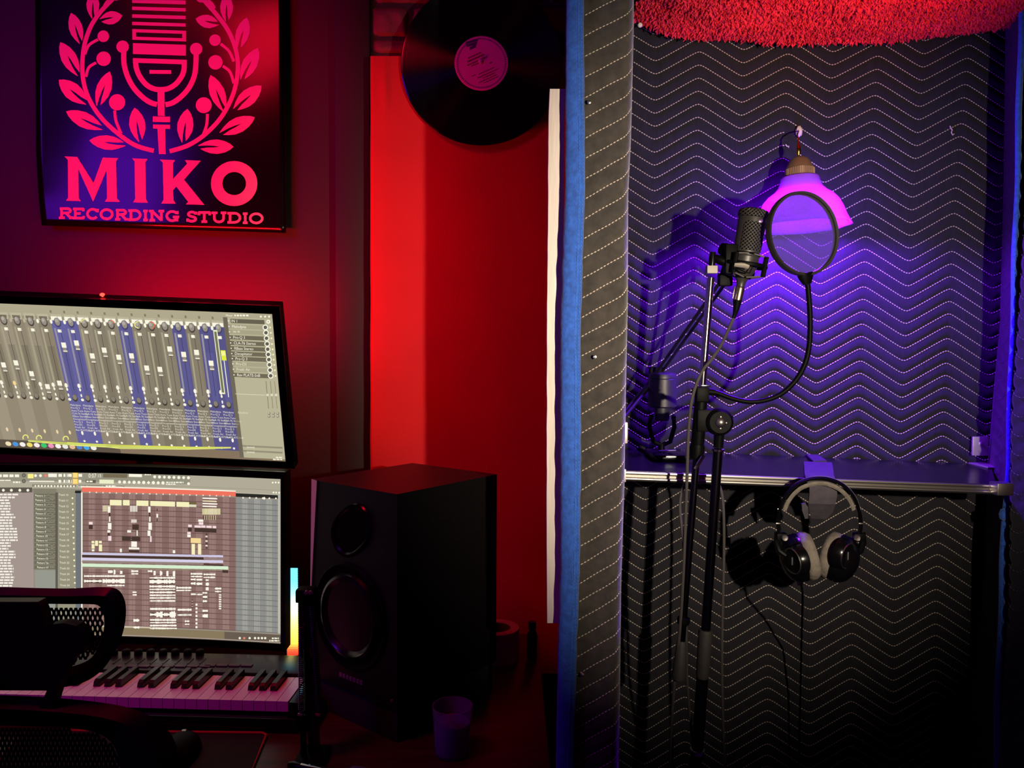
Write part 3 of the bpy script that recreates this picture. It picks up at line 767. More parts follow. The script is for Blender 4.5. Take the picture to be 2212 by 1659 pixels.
sm = thing('shock_mount', 'black spider shock mount with elastic cords around the condenser microphone', 'shock mount', W(1600, 612, DM))
def ringp(t, R_, n=40, tilt=0): return [mp_(t) + fr * math.cos(2 * math.pi * i / n) * R_ * km + sdv * math.sin(2 * math.pi * i / n) * R_ * km for i in range(n)]
part('outer_ring', MB().tube(ringp(.755, 46), .0022, 8, closed=True, flat=(mx, 1.6)), m_black, sm)
part('inner_ring', MB().tube(ringp(.60, 31), .0017, 8, closed=True), m_black, sm)
part('inner_ring', MB().tube(ringp(.93, 17), .0017, 8, closed=True), m_black, sm)
def onr(t, R_, a): return mp_(t) + fr * math.cos(a) * R_ * km + sdv * math.sin(a) * R_ * km
mb = MB()
for i in range(4):
    a_ = R(48 + 90 * i)
    part('post', MB().tube([onr(.62, 46, a_), onr(.90, 46, a_)], .0042, 10), m_black, sm)
    for da in (-.42, .42):
        for tt, rr in ((.60, 31), (.93, 17)):
            mb.tube([onr(.63 if tt < .7 else .89, 46, a_), onr(tt, rr, a_ + da * 1.6)], .0013, 6)
part('elastic_cord', mb, M('grey_elastic', (88, 82, 80), .8), sm, label='grey elastic suspension cords', kind='stuff')
part('front_clip', MB().tube([W(1586, 571, DM - .034), W(1607, 573, DM - .036), W(1617, 576, DM - .036)], [.004, .0052, .0048], 10), M('satin_grey', (150, 142, 132), .4, .4), sm)
part('front_wire', MB().tube([W(x, y, DM - .037) for x, y in ((1586, 568), (1604, 566), (1620, 570), (1625, 578), (1619, 590), (1610, 588), (1600, 583), (1586, 580))], .0012, 6), m_black, sm)
part('yoke_arm', MB().tube([W(1542, 556, DM), W(1556, 562, DM - .004), W(1572, 568, DM - .006), W(1582, 573, DM - .004)], [.006, .0085, .0075, .006], 12), m_black, sm)
part('yoke_block', MB().bbox(W(1578, 560, DM - .008), X * .011, Y * .010, Z * .026, .003), m_black, sm)
part('tilt_knob', MB().lathe([(.0005, -.012), (.010, -.012), (.012, -.006), (.012, .006), (.010, .010), (.0005, .010)], W(1570, 541, DM + .01), Vector((1, .3, -.3)), 16), m_black, sm)

# ---------------------------------------------------------------- pop filter
pf = thing('pop_filter', 'round black mesh pop filter on a gooseneck in front of the violet lamp', 'pop filter', W(1515, 850, 1.345))
DF = 1.33; pc = W(1734, 505, DF); Rp = 90 * S(DF)
pn = Vector((math.sin(R(19)), -math.cos(R(19)), 0.06)).normalized()
pu = Vector((math.cos(R(19)), math.sin(R(19)), 0)); pu = (pu - pn * pu.dot(pn)).normalized(); pv = pn.cross(pu); pv = -pv if pv.z < 0 else pv
def pr_(a, r, off=0): return pc + (pu * math.cos(a) + pv * math.sin(a)) * r + pn * off
mb = MB(); prof2 = [(Rp * .94, -.005), (Rp * 1.0, -.006), (Rp * 1.015, 0), (Rp * 1.0, .006), (Rp * .94, .005), (Rp * .925, 0)]
vs = [pr_(2 * math.pi * i / 64, r_, h_) for i in range(64) for r_, h_ in prof2]
mb.add(vs, [(i * 6 + j, i * 6 + (j + 1) % 6, ((i + 1) % 64) * 6 + (j + 1) % 6, ((i + 1) % 64) * 6 + j) for i in range(64) for j in range(6)])
part('hoop', mb, M('black_hoop', (34, 32, 31), .5), pf, smooth=50)
mm = bpy.data.materials.new('nylon_mesh'); mm.use_nodes = True; nt = mm.node_tree; b_ = nt.nodes['Principled BSDF']
b_.inputs['Base Color'].default_value = (.07, .06, .07, 1); b_.inputs['Roughness'].default_value = .7
tp = nt.nodes.new('ShaderNodeBsdfTransparent'); mxs = nt.nodes.new('ShaderNodeMixShader')
tc = nt.nodes.new('ShaderNodeTexCoord'); wv1 = nt.nodes.new('ShaderNodeTexWave'); wv1.bands_direction = 'X'; wv2 = nt.nodes.new('ShaderNodeTexWave'); wv2.bands_direction = 'Z'
mx2 = nt.nodes.new('ShaderNodeMath'); mx2.operation = 'MAXIMUM'
for w_ in (wv1, wv2): w_.inputs['Scale'].default_value = 260; nt.links.new(tc.outputs['Object'], w_.inputs['Vector'])
nt.links.new(wv1.outputs['Fac'], mx2.inputs[0]); nt.links.new(wv2.outputs['Fac'], mx2.inputs[1])
mr = nt.nodes.new('ShaderNodeMapRange'); mr.inputs[1].default_value = .2; mr.inputs[2].default_value = 1.0; mr.inputs[3].default_value = .74; mr.inputs[4].default_value = .97
nt.links.new(mx2.outputs[0], mr.inputs[0]); nt.links.new(mr.outputs[0], mxs.inputs[0])
tl = nt.nodes.new('ShaderNodeBsdfTranslucent'); tl.inputs[0].default_value = (.06, .045, .06, 1); mx3 = nt.nodes.new('ShaderNodeMixShader'); mx3.inputs[0].default_value = .5
nt.links.new(b_.outputs[0], mx3.inputs[1]); nt.links.new(tl.outputs[0], mx3.inputs[2])
nt.links.new(tp.outputs[0], mxs.inputs[1]); nt.links.new(mx3.outputs[0], mxs.inputs[2]); nt.links.new(mxs.outputs[0], nt.nodes['Material Output'].inputs[0])
mb = MB(); vs = [pc + pn * .002] + [pr_(2 * math.pi * i / 64, Rp * .95, .002) for i in range(64)]
mb.add(vs, [(0, 1 + i, 1 + (i + 1) % 64) for i in range(64)])
part('mesh_screen', mb, mm, pf, label='see-through dark nylon mesh', smooth=0)
part('hoop_clip', MB().tube([W(1739, 590, DF), W(1741, 600, DF), W(1744, 614, DF)], [.016, .014, .008], 14, flat=(pn, .6)), m_black, pf)
gn = cpath([(1744, 610, DF), (1747, 640, DF), (1750, 690, DF), (1748, 745, DF), (1739, 785, DF), (1720, 820, 1.332), (1690, 849, 1.335), (1655, 864, 1.338), (1618, 868, 1.34), (1580, 860, 1.342), (1550, 849, 1.345), (1530, 846, 1.345)], 120)
mb = MB().tube(gn, [.0042 + .0005 * (i % 2) for i in range(121)], 10)
part('gooseneck', mb, m_black, pf, smooth=60)
part('neck_ferrule', MB().tube(gn[112:121], .0062, 12), m_black, pf)
cl = part('clamp', MB().bbox(W(1516, 852, 1.347), X * .011, Y * .010, Z * .013, .003), m_black, pf)
part('clamp_screw', MB().lathe([(.0035, 0), (.0045, -.002), (.0045, -.007), (.0005, -.008)], W(1500, 843, 1.345), X, 12), m_chrome, cl)
part('clamp_plate', MB().bbox(W(1524, 833, 1.345), X * .009, Y * .004, Z * .0015, .001), m_chrome, cl)

# ---------------------------------------------------------------- second microphone on the shelf
DU = 1.65; ku = S(DU)
ub = topz(1432, 980)
um = thing('desk_microphone', 'stubby dark desk microphone on its own base standing on the shelf end', 'microphone', ub)
m_um = M('satin_dark_grey', (44, 40, 54), .45, bump=(200, .05))
uc = W(1431, 843, DU)
part('head', MB().lathe([(r * ku, h * ku) for r, h in ((.5, 38), (24, 38), (28.5, 35), (30, 30), (30, 26), (29, 25), (30, 24), (30.5, -10), (30.5, -34), (27, -37), (.5, -37))], uc, Z, 36), m_um, um)
part('lower_body', MB().lathe([(r * ku, h * ku) for r, h in ((16, -35), (16, -62), (14, -66), (.5, -67))], uc, Z, 28), m_um, um)
for s_ in (-1, 1):
    part('yoke', MB().tube([uc + Vector((s_ * 25 * ku, 0, -56 * ku)), uc + Vector((s_ * 27 * ku, 0, -80 * ku)), uc + Vector((s_ * 18 * ku, 0, -112 * ku)), uc + Vector((s_ * 3 * ku, 0, -118 * ku))], [.004, .005, .005, .005], 10), m_black, um)
    part('yoke_knob', MB().lathe([(.0055, 0), (.0060, .003), (.0055, .008), (.0005, .009)], uc + Vector((s_ * 20 * ku, -.004, -58 * ku)), X * s_, 14), m_blackgloss, um)
part('base_stem', MB().tube([uc - Z * 116 * ku, Vector((uc.x, uc.y, ub.z + .012))], [.006, .007], 12), m_black, um)
part('base_plate', MB().bbox(Vector((uc.x + .012, uc.y - .03, ub.z + .006)), X * .045, Y * .055, Z * .005, .004), m_blackgloss, um)
part('base_front_edge', MB().tube([W(1424, 974, DU - .09), W(1460, 973, DU - .09)], .0015, 8), m_steel, um)
solo('loose_cable', MB().tube([topz(1352, 965), topz(1375, 968), topz(1395, 980), topz(1415, 990), topz(1445, 993), topz(1480, 990)], .0032, 8), m_black, 'short black cable lying on the shelf in front of the desk microphone', 'cable', topz(1415, 990))
# ---------------------------------------------------------------- desk
dk = thing('studio_desk', 'dark wooden studio desk under the monitors, keyboard and loudspeaker', 'desk', (-.75, 1.35, 0))
part('desk_top', MB().bbox((-.90, 1.345, DESK_Z - .0175), X * .96, Y * .305, Z * .0175, .004), m_desk, dk)
for x_ in (-1.80, .03):
    for y_ in (1.09, 1.60): part('leg', MB().bbox((x_, y_, (DESK_Z - .035) / 2), X * .025, Y * .025, Z * ((DESK_Z - .035) / 2), .004), m_blackmetal, dk)

# ---------------------------------------------------------------- poster
DPo = 1.785; Z1 = 650 / 2074.
def bulge(px, py):
    l = max(0, 1 - (px - 75) / 130.) if px < 205 else 0
    return .010 + .007 * l * l * math.sin(min(1, max(0, (py - 40) / 380.)) * math.pi) + .003 * max(0, (py - 400) / 100.) ** 2 + .004 * math.sin(px * .012 + py * .006)
def PO(px, py, lay=0): return W(px, py, DPo - bulge(px, py) - .0007 * lay)
PL = [(-260, 78), (0, 76), (200, 77), (330, 78), (430, 84), (487, 90)]
PR = [(-260, 612), (0, 613), (250, 616), (400, 617), (503, 618)]
po = thing('poster', 'glossy black studio poster with a red microphone and laurel wreath on the dark wall', 'poster', W(350, 495, DPo))
def sheet(u, v):
    yl, yr = -260 + 747 * v, -260 + 763 * v
    return PO(interp(yl, PL) * (1 - u) + interp(yr, PR) * u, yl * (1 - u) + yr * u)
part('sheet', MB().slab(sheet, (0, .0006, 0), 40, 50), M('glossy_black_vinyl', (8, 6, 11), .2, bump=(7, .12), Specular_IOR_Level=.4), po, smooth=180)
m_print = M('pale_print', (235, 200, 205), .5)
def zp(x, y): return (x * Z1, y * Z1)
def inkpoly(polys, lay=1):
    """polys in crop units -> flat print that follows the sheet"""
    bm = bmesh.new()
    for poly in polys:
        vs = [bm.verts.new((x, y, 0)) for x, y in poly]
        bm.faces.new(vs)
    bm.normal_update(); bmesh.ops.triangulate(bm, faces=bm.faces[:])
    xs = [v.co.x for v in bm.verts]; ys = [v.co.y for v in bm.verts]
    for ax_, lo_, hi_ in ((0, min(xs), max(xs)), (1, min(ys), max(ys))):
        c = lo_ + 50
        while c < hi_:
            n_ = Vector((1, 0, 0)) if ax_ == 0 else Vector((0, 1, 0))
            bmesh.ops.bisect_plane(bm, geom=bm.verts[:] + bm.edges[:] + bm.faces[:], plane_co=n_ * c, plane_no=n_); c += 50
    bm.verts.index_update()
    mb = MB().add([PO(v.co.x * Z1, v.co.y * Z1, lay) for v in bm.verts], [[v.index for v in f.verts] for f in bm.faces]); bm.free(); return mb
def stroke(pts, w):
    """polyline -> list of quads with round-ish joints"""
    pts = [Vector(p) for p in pts]; L_, R2 = [], []
    ws = w if isinstance(w, list) else [w] * len(pts)
    for i, p in enumerate(pts):
        t = (pts[min(len(pts) - 1, i + 1)] - pts[max(0, i - 1)]).normalized(); n_ = Vector((-t.y, t.x)) * ws[i] / 2
        L_.append(p + n_); R2.append(p - n_)
    return [[tuple(L_[i]), tuple(L_[i + 1]), tuple(R2[i + 1]), tuple(R2[i])] for i in range(len(pts) - 1)]
def curve2(pts, n=24):
    out = arc(pts, n); return [(p.x, p.y) for p in out]
def disc(cx, cy, rx, ry=None, n=26): ry = ry or rx; return [(cx + rx * math.cos(2 * math.pi * i / n), cy + ry * math.sin(2 * math.pi * i / n)) for i in range(n)]
def ring2(cx, cy, rx, ry, ix, iy, n=36):
    o_, i_ = disc(cx, cy, rx, ry, n), disc(cx, cy, ix, iy, n)
    return [[o_[k2], o_[(k2 + 1) % n], i_[(k2 + 1) % n], i_[k2]] for k2 in range(n)]
def quad(x0, y0, x1, y1, sl=.033): return [(x0, y0), (x1, y0 + (x1 - x0) * sl), (x1, y1 + (x1 - x0) * sl), (x0, y1)]
def ink(name, polys, label=None): return part(name, inkpoly(polys), m_print, po, label=label, smooth=180, normals=False)
for (y0, y1) in ((-260, -236), (-212, -188), (-164, -140), (-110, -86), (-56, -32), (-8, 20), (45, 69), (98, 122), (150, 173)): ink('microphone_slat', [quad(911, y0, 1280, y1, .03)])
ink('microphone_slat', [quad(912, 200, 1282, 222), quad(912, 252, 1282, 274), quad(912, 222, 938, 252), quad(1256, 233, 1282, 263)])
ink('microphone_band', [quad(916, 297, 1281, 372)])
U1 = [(934, 415), (940, 470), (965, 530), (1010, 585), (1060, 612), (1108, 618), (1160, 610), (1210, 580), (1250, 530), (1268, 480), (1270, 424)]
ink('microphone_bowl', [quad(916, 400, 1288, 432)] + stroke(curve2(U1, 40), 36))
ink('microphone_slot', [quad(1030, 482, 1180, 508, .01)])
UA = [(853, 355), (855, 440), (880, 530), (925, 610), (985, 672), (1040, 708), (1082, 720)]
UB = [(1140, 722), (1190, 708), (1250, 665), (1305, 600), (1340, 520), (1350, 440), (1352, 370)]
ink('microphone_arm', stroke(curve2(UA, 24), 36)); ink('microphone_arm', stroke(curve2(UB, 24), 36))
ink('microphone_pivot', [disc(845, 322, 43)]); ink('microphone_pivot', [disc(1352, 338, 43)])
ink('microphone_stem', [[(1085, 625), (1134, 626), (1135, 800), (1088, 798)]])
ink('microphone_collar', [quad(1053, 802, 1172, 840, .02)]); ink('microphone_collar', [quad(1055, 858, 1172, 886, .02)])
ink('microphone_stem', [[(1085, 886), (1138, 888), (1142, 1062), (1096, 1062)]])
BL = [(905, -215), (860, -95), (770, 0), (690, 85), (622, 190), (578, 330), (568, 500), (600, 650), (680, 790), (800, 910), (930, 1000), (1060, 1040)]
BR = [(1290, -190), (1345, -75), (1420, 18), (1500, 110), (1572, 210), (1622, 330), (1640, 470), (1610, 640), (1530, 800), (1420, 920), (1300, 1000), (1170, 1043)]
ink('wreath_branch', stroke(curve2(BL, 60), 30)); ink('wreath_branch', stroke(curve2(BR, 60), 30))
for (cx, cy, r_, sp_) in ((712, 250, 40, [(585, 375), (612, 312), (675, 272)]), (714, 405, 50, [(592, 530), (612, 465), (662, 432)]), (807, 705, 56, [(790, 762), (800, 835), (835, 920)]),
                          (1482, 277, 40, [(1520, 302), (1578, 352), (1612, 425)]), (1485, 430, 50, [(1535, 455), (1585, 495), (1612, 575)]), (1404, 725, 55, [(1430, 785), (1424, 862), (1398, 935)]),
                          (800, -38, 42, [(760, -10), (735, 15), (715, 50)]), (1388, -24, 42, [(1430, 0), (1460, 25), (1480, 60)])):
    b3 = ink('wreath_berry', [disc(cx, cy, r_)]); part('berry_stalk', inkpoly(stroke(curve2(sp_, 10), 20)), m_print, b3, smooth=180, normals=False)
def leaf(tip, base_, w):
    t, b4 = Vector(tip), Vector(base_); d = (b4 - t); n_ = Vector((-d.y, d.x)).normalized() * w / 2
    def pt_(s, k4): return tuple(t + d * s + n_ * k4)
    a_ = [(.0, 0), (.10, .42), (.25, .78), (.45, 1.0), (.65, .92), (.82, .62), (1.0, .16)]
    left_ = [pt_(s, k4) for s, k4 in a_] + [pt_(.98, .10), pt_(.75, .16), pt_(.55, .12), pt_(.38, 0)]
    right_ = [pt_(s, -k4) for s, k4 in a_[:-1]] + [pt_(.94, -.30), pt_(.75, -.14), pt_(.55, -.10), pt_(.38, 0)]
    return [left_, right_]
for tip, bs_, w in (((490, 88), (556, 302), 95), ((415, 290), (542, 522), 108), ((405, 550), (600, 715), 118), ((455, 768), (710, 888), 108), ((615, 968), (868, 998), 100), ((640, -60), (640, 130), 90),
                    ((843, 108), (686, 138), 92), ((757, 492), (672, 735), 104), ((928, 742), (965, 978), 112), ((1562, -45), (1562, 152), 90), ((1702, 120), (1642, 340), 95), ((1780, 330), (1662, 555), 105),
                    ((1803, 590), (1612, 757), 112), ((1757, 808), (1515, 922), 108), ((1610, 1012), (1365, 1010), 100), ((1348, 130), (1510, 166), 92), ((1450, 517), (1548, 770), 106), ((1292, 750), (1262, 985), 112),
                    ((700, -230), (730, -40), 90), ((1500, -225), (1470, -40), 90)):
    ink('wreath_leaf', leaf(tip, bs_, w))
MK = {'m': [(445, 1078), (532, 1082), (645, 1262), (708, 1086), (815, 1090), (800, 1112), (806, 1368), (828, 1392), (722, 1389), (738, 1368), (735, 1172), (642, 1390), (540, 1165), (543, 1366), (558, 1386), (455, 1383), (470, 1362), (468, 1102)],
      'i': [(910, 1092), (1018, 1096), (1002, 1118), (1006, 1372), (1020, 1398), (918, 1394), (932, 1370), (928, 1112)],
      'k': [(1100, 1100), (1207, 1104), (1192, 1126), (1192, 1235), (1290, 1128), (1275, 1104), (1384, 1108), (1268, 1238), (1408, 1412), (1280, 1408), (1298, 1392), (1215, 1285), (1192, 1312), (1196, 1382), (1212, 1404), (1112, 1402), (1128, 1378), (1122, 1120)]}
ink('letter', [MK['m']], 'large serif letter M'); ink('letter', [MK['i']], 'large serif letter I'); ink('letter', [MK['k']], 'large serif letter K')
ink('letter', ring2(1614, 1265, 160, 155, 82, 80), 'large letter O')
# slab-serif small caps: strokes on a unit box, (x, y) with y down
def A(cx, cy, rx, ry, a0, a1, n=14): return [(cx + rx * math.cos(R(a0 + (a1 - a0) * i / n)), cy + ry * math.sin(R(a0 + (a1 - a0) * i / n))) for i in range(n + 1)]
SERIF = lambda x, y: [(x - .16, y), (x + .16, y)]
GL = {'R': [[(.22, 0), (.22, 1)], [(.1, .08)] + [(.55, .08)] + A(.58, .28, .24, .2, -90, 90, 8) + [(.22, .5)], [(.5, .5), (.84, .95)], [(.04, .93), (.42, .93)], [(.72, .93), (1, .93)]],
      'E': [[(.22, 0), (.22, 1)], [(.04, .08), (.9, .08)], [(.22, .5), (.66, .5)], [(.04, .93), (.92, .93)], [(.88, .02), (.88, .28)], [(.9, .74), (.9, .98)]],
      'C': [A(.52, .5, .38, .43, -38, -322, 20), [(.88, .04), (.88, .34)]],
      'O': [A(.5, .5, .40, .43, 0, 360, 26)],
      'D': [[(.22, 0), (.22, 1)], [(.04, .08), (.5, .08)] + A(.5, .5, .40, .43, -90, 90, 12) + [(.04, .93)]],
      'I': [[(.5, 0), (.5, 1)], [(.1, .08), (.9, .08)], [(.1, .93), (.9, .93)]],
      'N': [[(.2, .05), (.2, 1)], [(.2, .06), (.8, .94)], [(.8, 0), (.8, .98)], [(.02, .08), (.3, .08)], [(.04, .93), (.4, .93)], [(.62, .08), (.98, .08)]],
      'G': [A(.5, .5, .38, .43, -40, -325, 20), [(.86, .04), (.86, .32)], [(.55, .58), (.98, .58)], [(.82, .58), (.82, .98)]],
      'S': [[(.8, .26)] + A(.5, .27, .30, .20, -20, -250, 12) + A(.5, .72, .34, .21, -80, 160, 14), [(.84, .04), (.84, .30)], [(.14, .68), (.14, .97)]],
      'T': [[(.5, 0), (.5, 1)], [(.04, .08), (.96, .08)], [(.08, .04), (.08, .34)], [(.92, .04), (.92, .34)], [(.28, .93), (.72, .93)]],
      'U': [[(.2, .05), (.2, .6)] + A(.5, .6, .30, .33, 180, 0, 12) + [(.8, .05)], [(.02, .08), (.4, .08)], [(.62, .08), (.98, .08)]]}
LT = [('R', 402, 505), ('E', 500, 585), ('C', 590, 684), ('O', 686, 784), ('R', 790, 884), ('D', 882, 976), ('I', 984, 1022), ('N', 1026, 1134), ('G', 1138, 1236), ('S', 1282, 1362), ('T', 1364, 1452), ('U', 1456, 1562), ('D', 1564, 1664), ('I', 1670, 1710), ('O', 1714, 1818)]
for ch, x0, x1 in LT:
    yb = 1432 + (x0 - 402) * .0275; polys = []
    for st_ in GL[ch]: polys += stroke([(x0 + (x1 - x0) * x_, yb + 74 * y_) for x_, y_ in st_], 17)
    ink('letter', polys, 'small slab letter ' + ch)

# ---------------------------------------------------------------- red panel and record
DR = 1.69
pn_ = thing('acoustic_panel', 'tall red fabric panel with a brightly lit left edge behind the loudspeaker', 'panel', W(1000, 1440, DR))
def rp(u, v):
    y = 121 + (1455 - 121) * v
    xs_ = [800, 803, 830, 860, 885, 896, 908, 960, 1040, 1120, 1200, 1228]
    ds_ = [1.70, 1.692, DR, DR, DR, DR, DR, DR, DR, DR, DR, DR]
    i = min(10, int(u * 11)); f = u * 11 - i
    x = xs_[i] + (xs_[i + 1] - xs_[i]) * f; d = ds_[i] + (ds_[i + 1] - ds_[i]) * f
    d -= .004 * math.exp(-((x - 832) / 8.) ** 2 - ((y - 190) / 45.) ** 2) + .0012 * noise.noise(Vector((x * .01, y * .006, 1)))
    return W(x + 1.0 * noise.noise(Vector((0, y * .01, 1))), y, d)
part('fabric', MB().slab(rp, (0, .012, 0), 55, 60), m_redfab, pn_, smooth=60)
vr = thing('vinyl_record', 'black vinyl record with a round pinkish label hung on the wall above the red panel', 'record', W(1040, 313, 1.672))
vc = W(1040, 137, 1.672); kr = S(1.672)
vm = M('vinyl_black', (8, 7, 10), .2, Anisotropic=.96, Specular_IOR_Level=.9, Anisotropic_Rotation=.25)
nt = vm.node_tree; bs = nt.nodes['Principled BSDF']
tg = nt.nodes.new('ShaderNodeTangent'); tg.direction_type = 'RADIAL'; tg.axis = 'Y'; nt.links.new(tg.outputs[0], bs.inputs['Tangent'])
prof = [(.3, 0), (57, 0)]; r_ = 60
while r_ < 166: prof += [(r_, .0), (r_ + 1.2, .12), (r_ + 2.4, 0)]; r_ += 2.6 if rnd.random() < .97 else 4
prof += [(168, 0), (170, .5), (171.5, 1.5), (170, 2.6), (1, 2.6)]
o = part('disc', MB().lathe([(r2 * kr, h_ * kr) for r2, h_ in prof], vc, Y, 160, mod=None), vm, vr, smooth=20)
m_label = M('record_label_paper', (252, 180, 195), .6, noise_=(40, .06))
lb = part('label', MB().lathe([(3 * kr, -1.0 * kr), (56 * kr, -1.0 * kr), (57 * kr, -.2 * kr), (57 * kr, .1 * kr)], vc, Y, 64), m_label, vr, label='round pinkish paper label')
part('spindle_pin', MB().lathe([(4.5 * kr, -.5 * kr), (4.6 * kr, -4 * kr), (3 * kr, -5 * kr), (.3 * kr, -5.2 * kr)], vc + Vector((-2 * kr, 0, 4 * kr)), Y, 16), M('pale_pin', (225, 190, 215), .4), vr)
def LBL(x, y): return vc + Vector((x * kr, -1.4 * kr, -y * kr))
mb = MB()
for i in range(84):
    a_ = 2 * math.pi * i / 84; d_ = Vector((math.cos(a_), math.sin(a_))); n_ = Vector((-d_.y, d_.x)) * .85
    q = [d_ * 49.5 + n_, d_ * 49.5 - n_, d_ * 52.5 - n_, d_ * 52.5 + n_]; mb.add([LBL(*p) for p in q], [(0, 1, 2, 3)])
part('label_border', mb, M('label_ink_blue', (80, 50, 120), .6), lb, kind='stuff', smooth=0, normals=False)
mb = MB(); rot = R(-24)
for (x, y, l, h_) in ((-22, -22, 30, 2.6), (-26, -16, 38, 3.2), (-29, -9, 46, 2.6), (-22, -4, 26, 2), (-14, 18, 36, 1.8), (-20, 24, 48, 2.0), (-10, 29, 28, 1.8), (-22, 34, 42, 1.8), (-12, 39, 34, 1.6), (-30, 16, 9, 1.6), (16, 6, 5, 2.4)):
    t = 0
    while t < l:
        w_ = 2 + 4 * rnd.random(); q = []
        for (dx, dy) in ((0, 0), (min(w_, l - t), 0), (min(w_, l - t), h_), (0, h_)):
            xx, yy = x + t + dx, y + dy; q.append(LBL(xx * math.cos(rot) - yy * math.sin(rot), xx * math.sin(rot) + yy * math.cos(rot)))
        mb.add(q, [(0, 1, 2, 3)]); t += w_ + .8
part('label_print', mb, M('label_ink_red', (130, 30, 50), .6), lb, kind='stuff', smooth=0, normals=False)
mb = MB()
for (x0, y0, x1, y1) in ((-34, -44, -8, -40), (-32, -39, -10, -33), (-25, -33, -12, -27)): mb.add([LBL(x0, y0), LBL(x1, y0 - 6), LBL(x1, y1 - 6), LBL(x0, y1)], [(0, 1, 2, 3)])
part('label_emblem', mb, MATS['label_ink_blue'], lb, smooth=0, normals=False)

# ---------------------------------------------------------------- white board beside the booth post
def bd(u, v):
    y = 192 + (1346 - 192) * v; x0 = interp(y, [(190, 1188), (260, 1185), (500, 1184), (640, 1182), (1100, 1181), (1346, 1182)])
    return W(x0 + 33 * u + .8 * noise.noise(Vector((u, y * .02, 7))), y, 1.113)
mb = MB().slab(bd, (0, .02, 0), 6, 60)
solo('wooden_board', mb, m_wood, 'narrow white painted board standing upright beside the blue-edged post', 'board', W(1198, 1346, 1.14), smooth=40)
# ---------------------------------------------------------------- screens
def homog(src, dst):
    A_ = []; b_ = []
    for (u, v), (x, y) in zip(src, dst):
        A_.append([u, v, 1, 0, 0, 0, -u * x, -v * x]); b_.append(x); A_.append([0, 0, 0, u, v, 1, -u * y, -v * y]); b_.append(y)
    h = np.linalg.solve(np.array(A_, float), np.array(b_, float)); return np.append(h, 1).reshape(3, 3)
HU = homog([(0, 0), (1, 0), (1, 1), (0, 1)], [(-88, 651.6), (588, 678), (617, 996), (0, 965)]); HI = np.linalg.inv(HU)
def hu(H, a, b): q = H @ np.array([a, b, 1.0]); return q[0] / q[2], q[1] / q[2]
uBR, uTR, uBL = W(617, 996, 1.545), W(588, 678, 1.425), W(0, 965, 1.545)
un = (uBL - uBR).cross(uTR - uBR).normalized(); un = -un if un.y > 0 else un
def UPT(u, v, lay=0): x, y = hu(HU, u, v); return onplane(x, y, uBR, un) + un * (.0010 + .00022 * lay)
ZU = 640 / 2212.
def uinv(zx, zy): return hu(HI, zx * ZU, 620 + zy * ZU)
def lpx(u, v): return 606 * u, (1020 + 15 * u * u) * (1 - v) + (1370 + 20 * u * u) * v
def LPT(u, v, lay=0):
    x, y = lpx(u, v); return W(x, y, 1.50 - .06 * u * u - .0010 - .00022 * lay)
def linv(zx, zy):
    x, y = zx * ZU, 1000 + zy * ZU; u = x / 606; return u, (y - (1020 + 15 * u * u)) / (350 + 5 * u * u)


class Scr:
    def __init__(s, fn, inv, step): s.fn, s.inv, s.step, s.mb = fn, inv, step, MB()
    def q(s, u0, v0, u1, v1, c, lay=1, sl=0.0):
        n = max(1, int(math.ceil(abs(u1 - u0) / s.step))); vs = []
        for i in range(n + 1):
            u = u0 + (u1 - u0) * i / n; vs += [s.fn(u, v0, lay), s.fn(u, v1, lay)]
        s.mb.add(vs, [(2 * i, 2 * i + 1, 2 * i + 3, 2 * i + 2) for i in range(n)], E(c))
    def z(s, x0, y0, x1, y1, c, lay=1):       # corners in crop units
        (u0, v0), (u1, v1) = s.inv(x0, y0), s.inv(x1, y1); s.q(u0, v0, u1, v1, c, lay)
    def disc(s, zx, zy, r, c, lay=3, n=12, ir=0, a0=0, a1=360):
        pts = []; m = n
        for i in range(m + 1):
            a = R(a0 + (a1 - a0) * i / m); pts.append((s.fn(*s.inv(zx + r * math.cos(a), zy + r * math.sin(a)), lay), s.fn(*s.inv(zx + ir * math.cos(a), zy + ir * math.sin(a)), lay)))
        vs = [p for pr2 in pts for p in pr2]; s.mb.add(vs, [(2 * i, 2 * i + 1, 2 * i + 3, 2 * i + 2) for i in range(m)], E(c))
    def text(s, t, zx, zy, h, c, lay=3, sl=0.03, stretch=1.0):
        vs, fs = text2d(t); s.mb.add([s.fn(*s.inv(zx + x * h * stretch, zy - y * h + x * h * sl), lay) for x, y in vs], fs, E(c))
    def scrib(s, zx, zy, l, h, c, lay=3, seed=0, wmin=8, wmax=26):     # unreadable small type as word blocks
        r_ = random.Random(seed); t = 0
        while t < l:
            w = r_.uniform(wmin, wmax); s.z(zx + t, zy, zx + min(l, t + w), zy + h, c, lay); t += w + h * .45


WHT = (250, 246, 225); GRY = (150, 141, 120); DGR = (118, 108, 92); BLU = (104, 100, 158)
up = Scr(UPT, uinv, 9)
up.q(-.13, 0, 1, 1, (158, 148, 126), 0)
up.q(-.13, 0, 1, .07, (176, 168, 140), 1)
uc = [uinv(430 + 100.2 * k_, 250 + 4.1 * k_)[0] for k_ in range(-8, 13)]
def cu(k_): return uinv(430 + 100.2 * k_, 250 + 4.1 * k_)[0]
cw = cu(1) - cu(0)
vA = uinv(430, 262)[1]
FAD = {-5: 585, -4: 570, -3: 650, -2: 745, -1: 720, 0: 440, 1: 425, 2: 520, 3: 478, 4: 530, 5: 520, 6: 610, 7: 620, 8: 470, 9: 510, 10: 495, 11: 575}
vF0, vF1 = uinv(435, 305)[1], uinv(525, 765)[1]
vD1, vD2, vK = uinv(477, 730)[1], uinv(480, 759)[1], uinv(538, 825)[1]
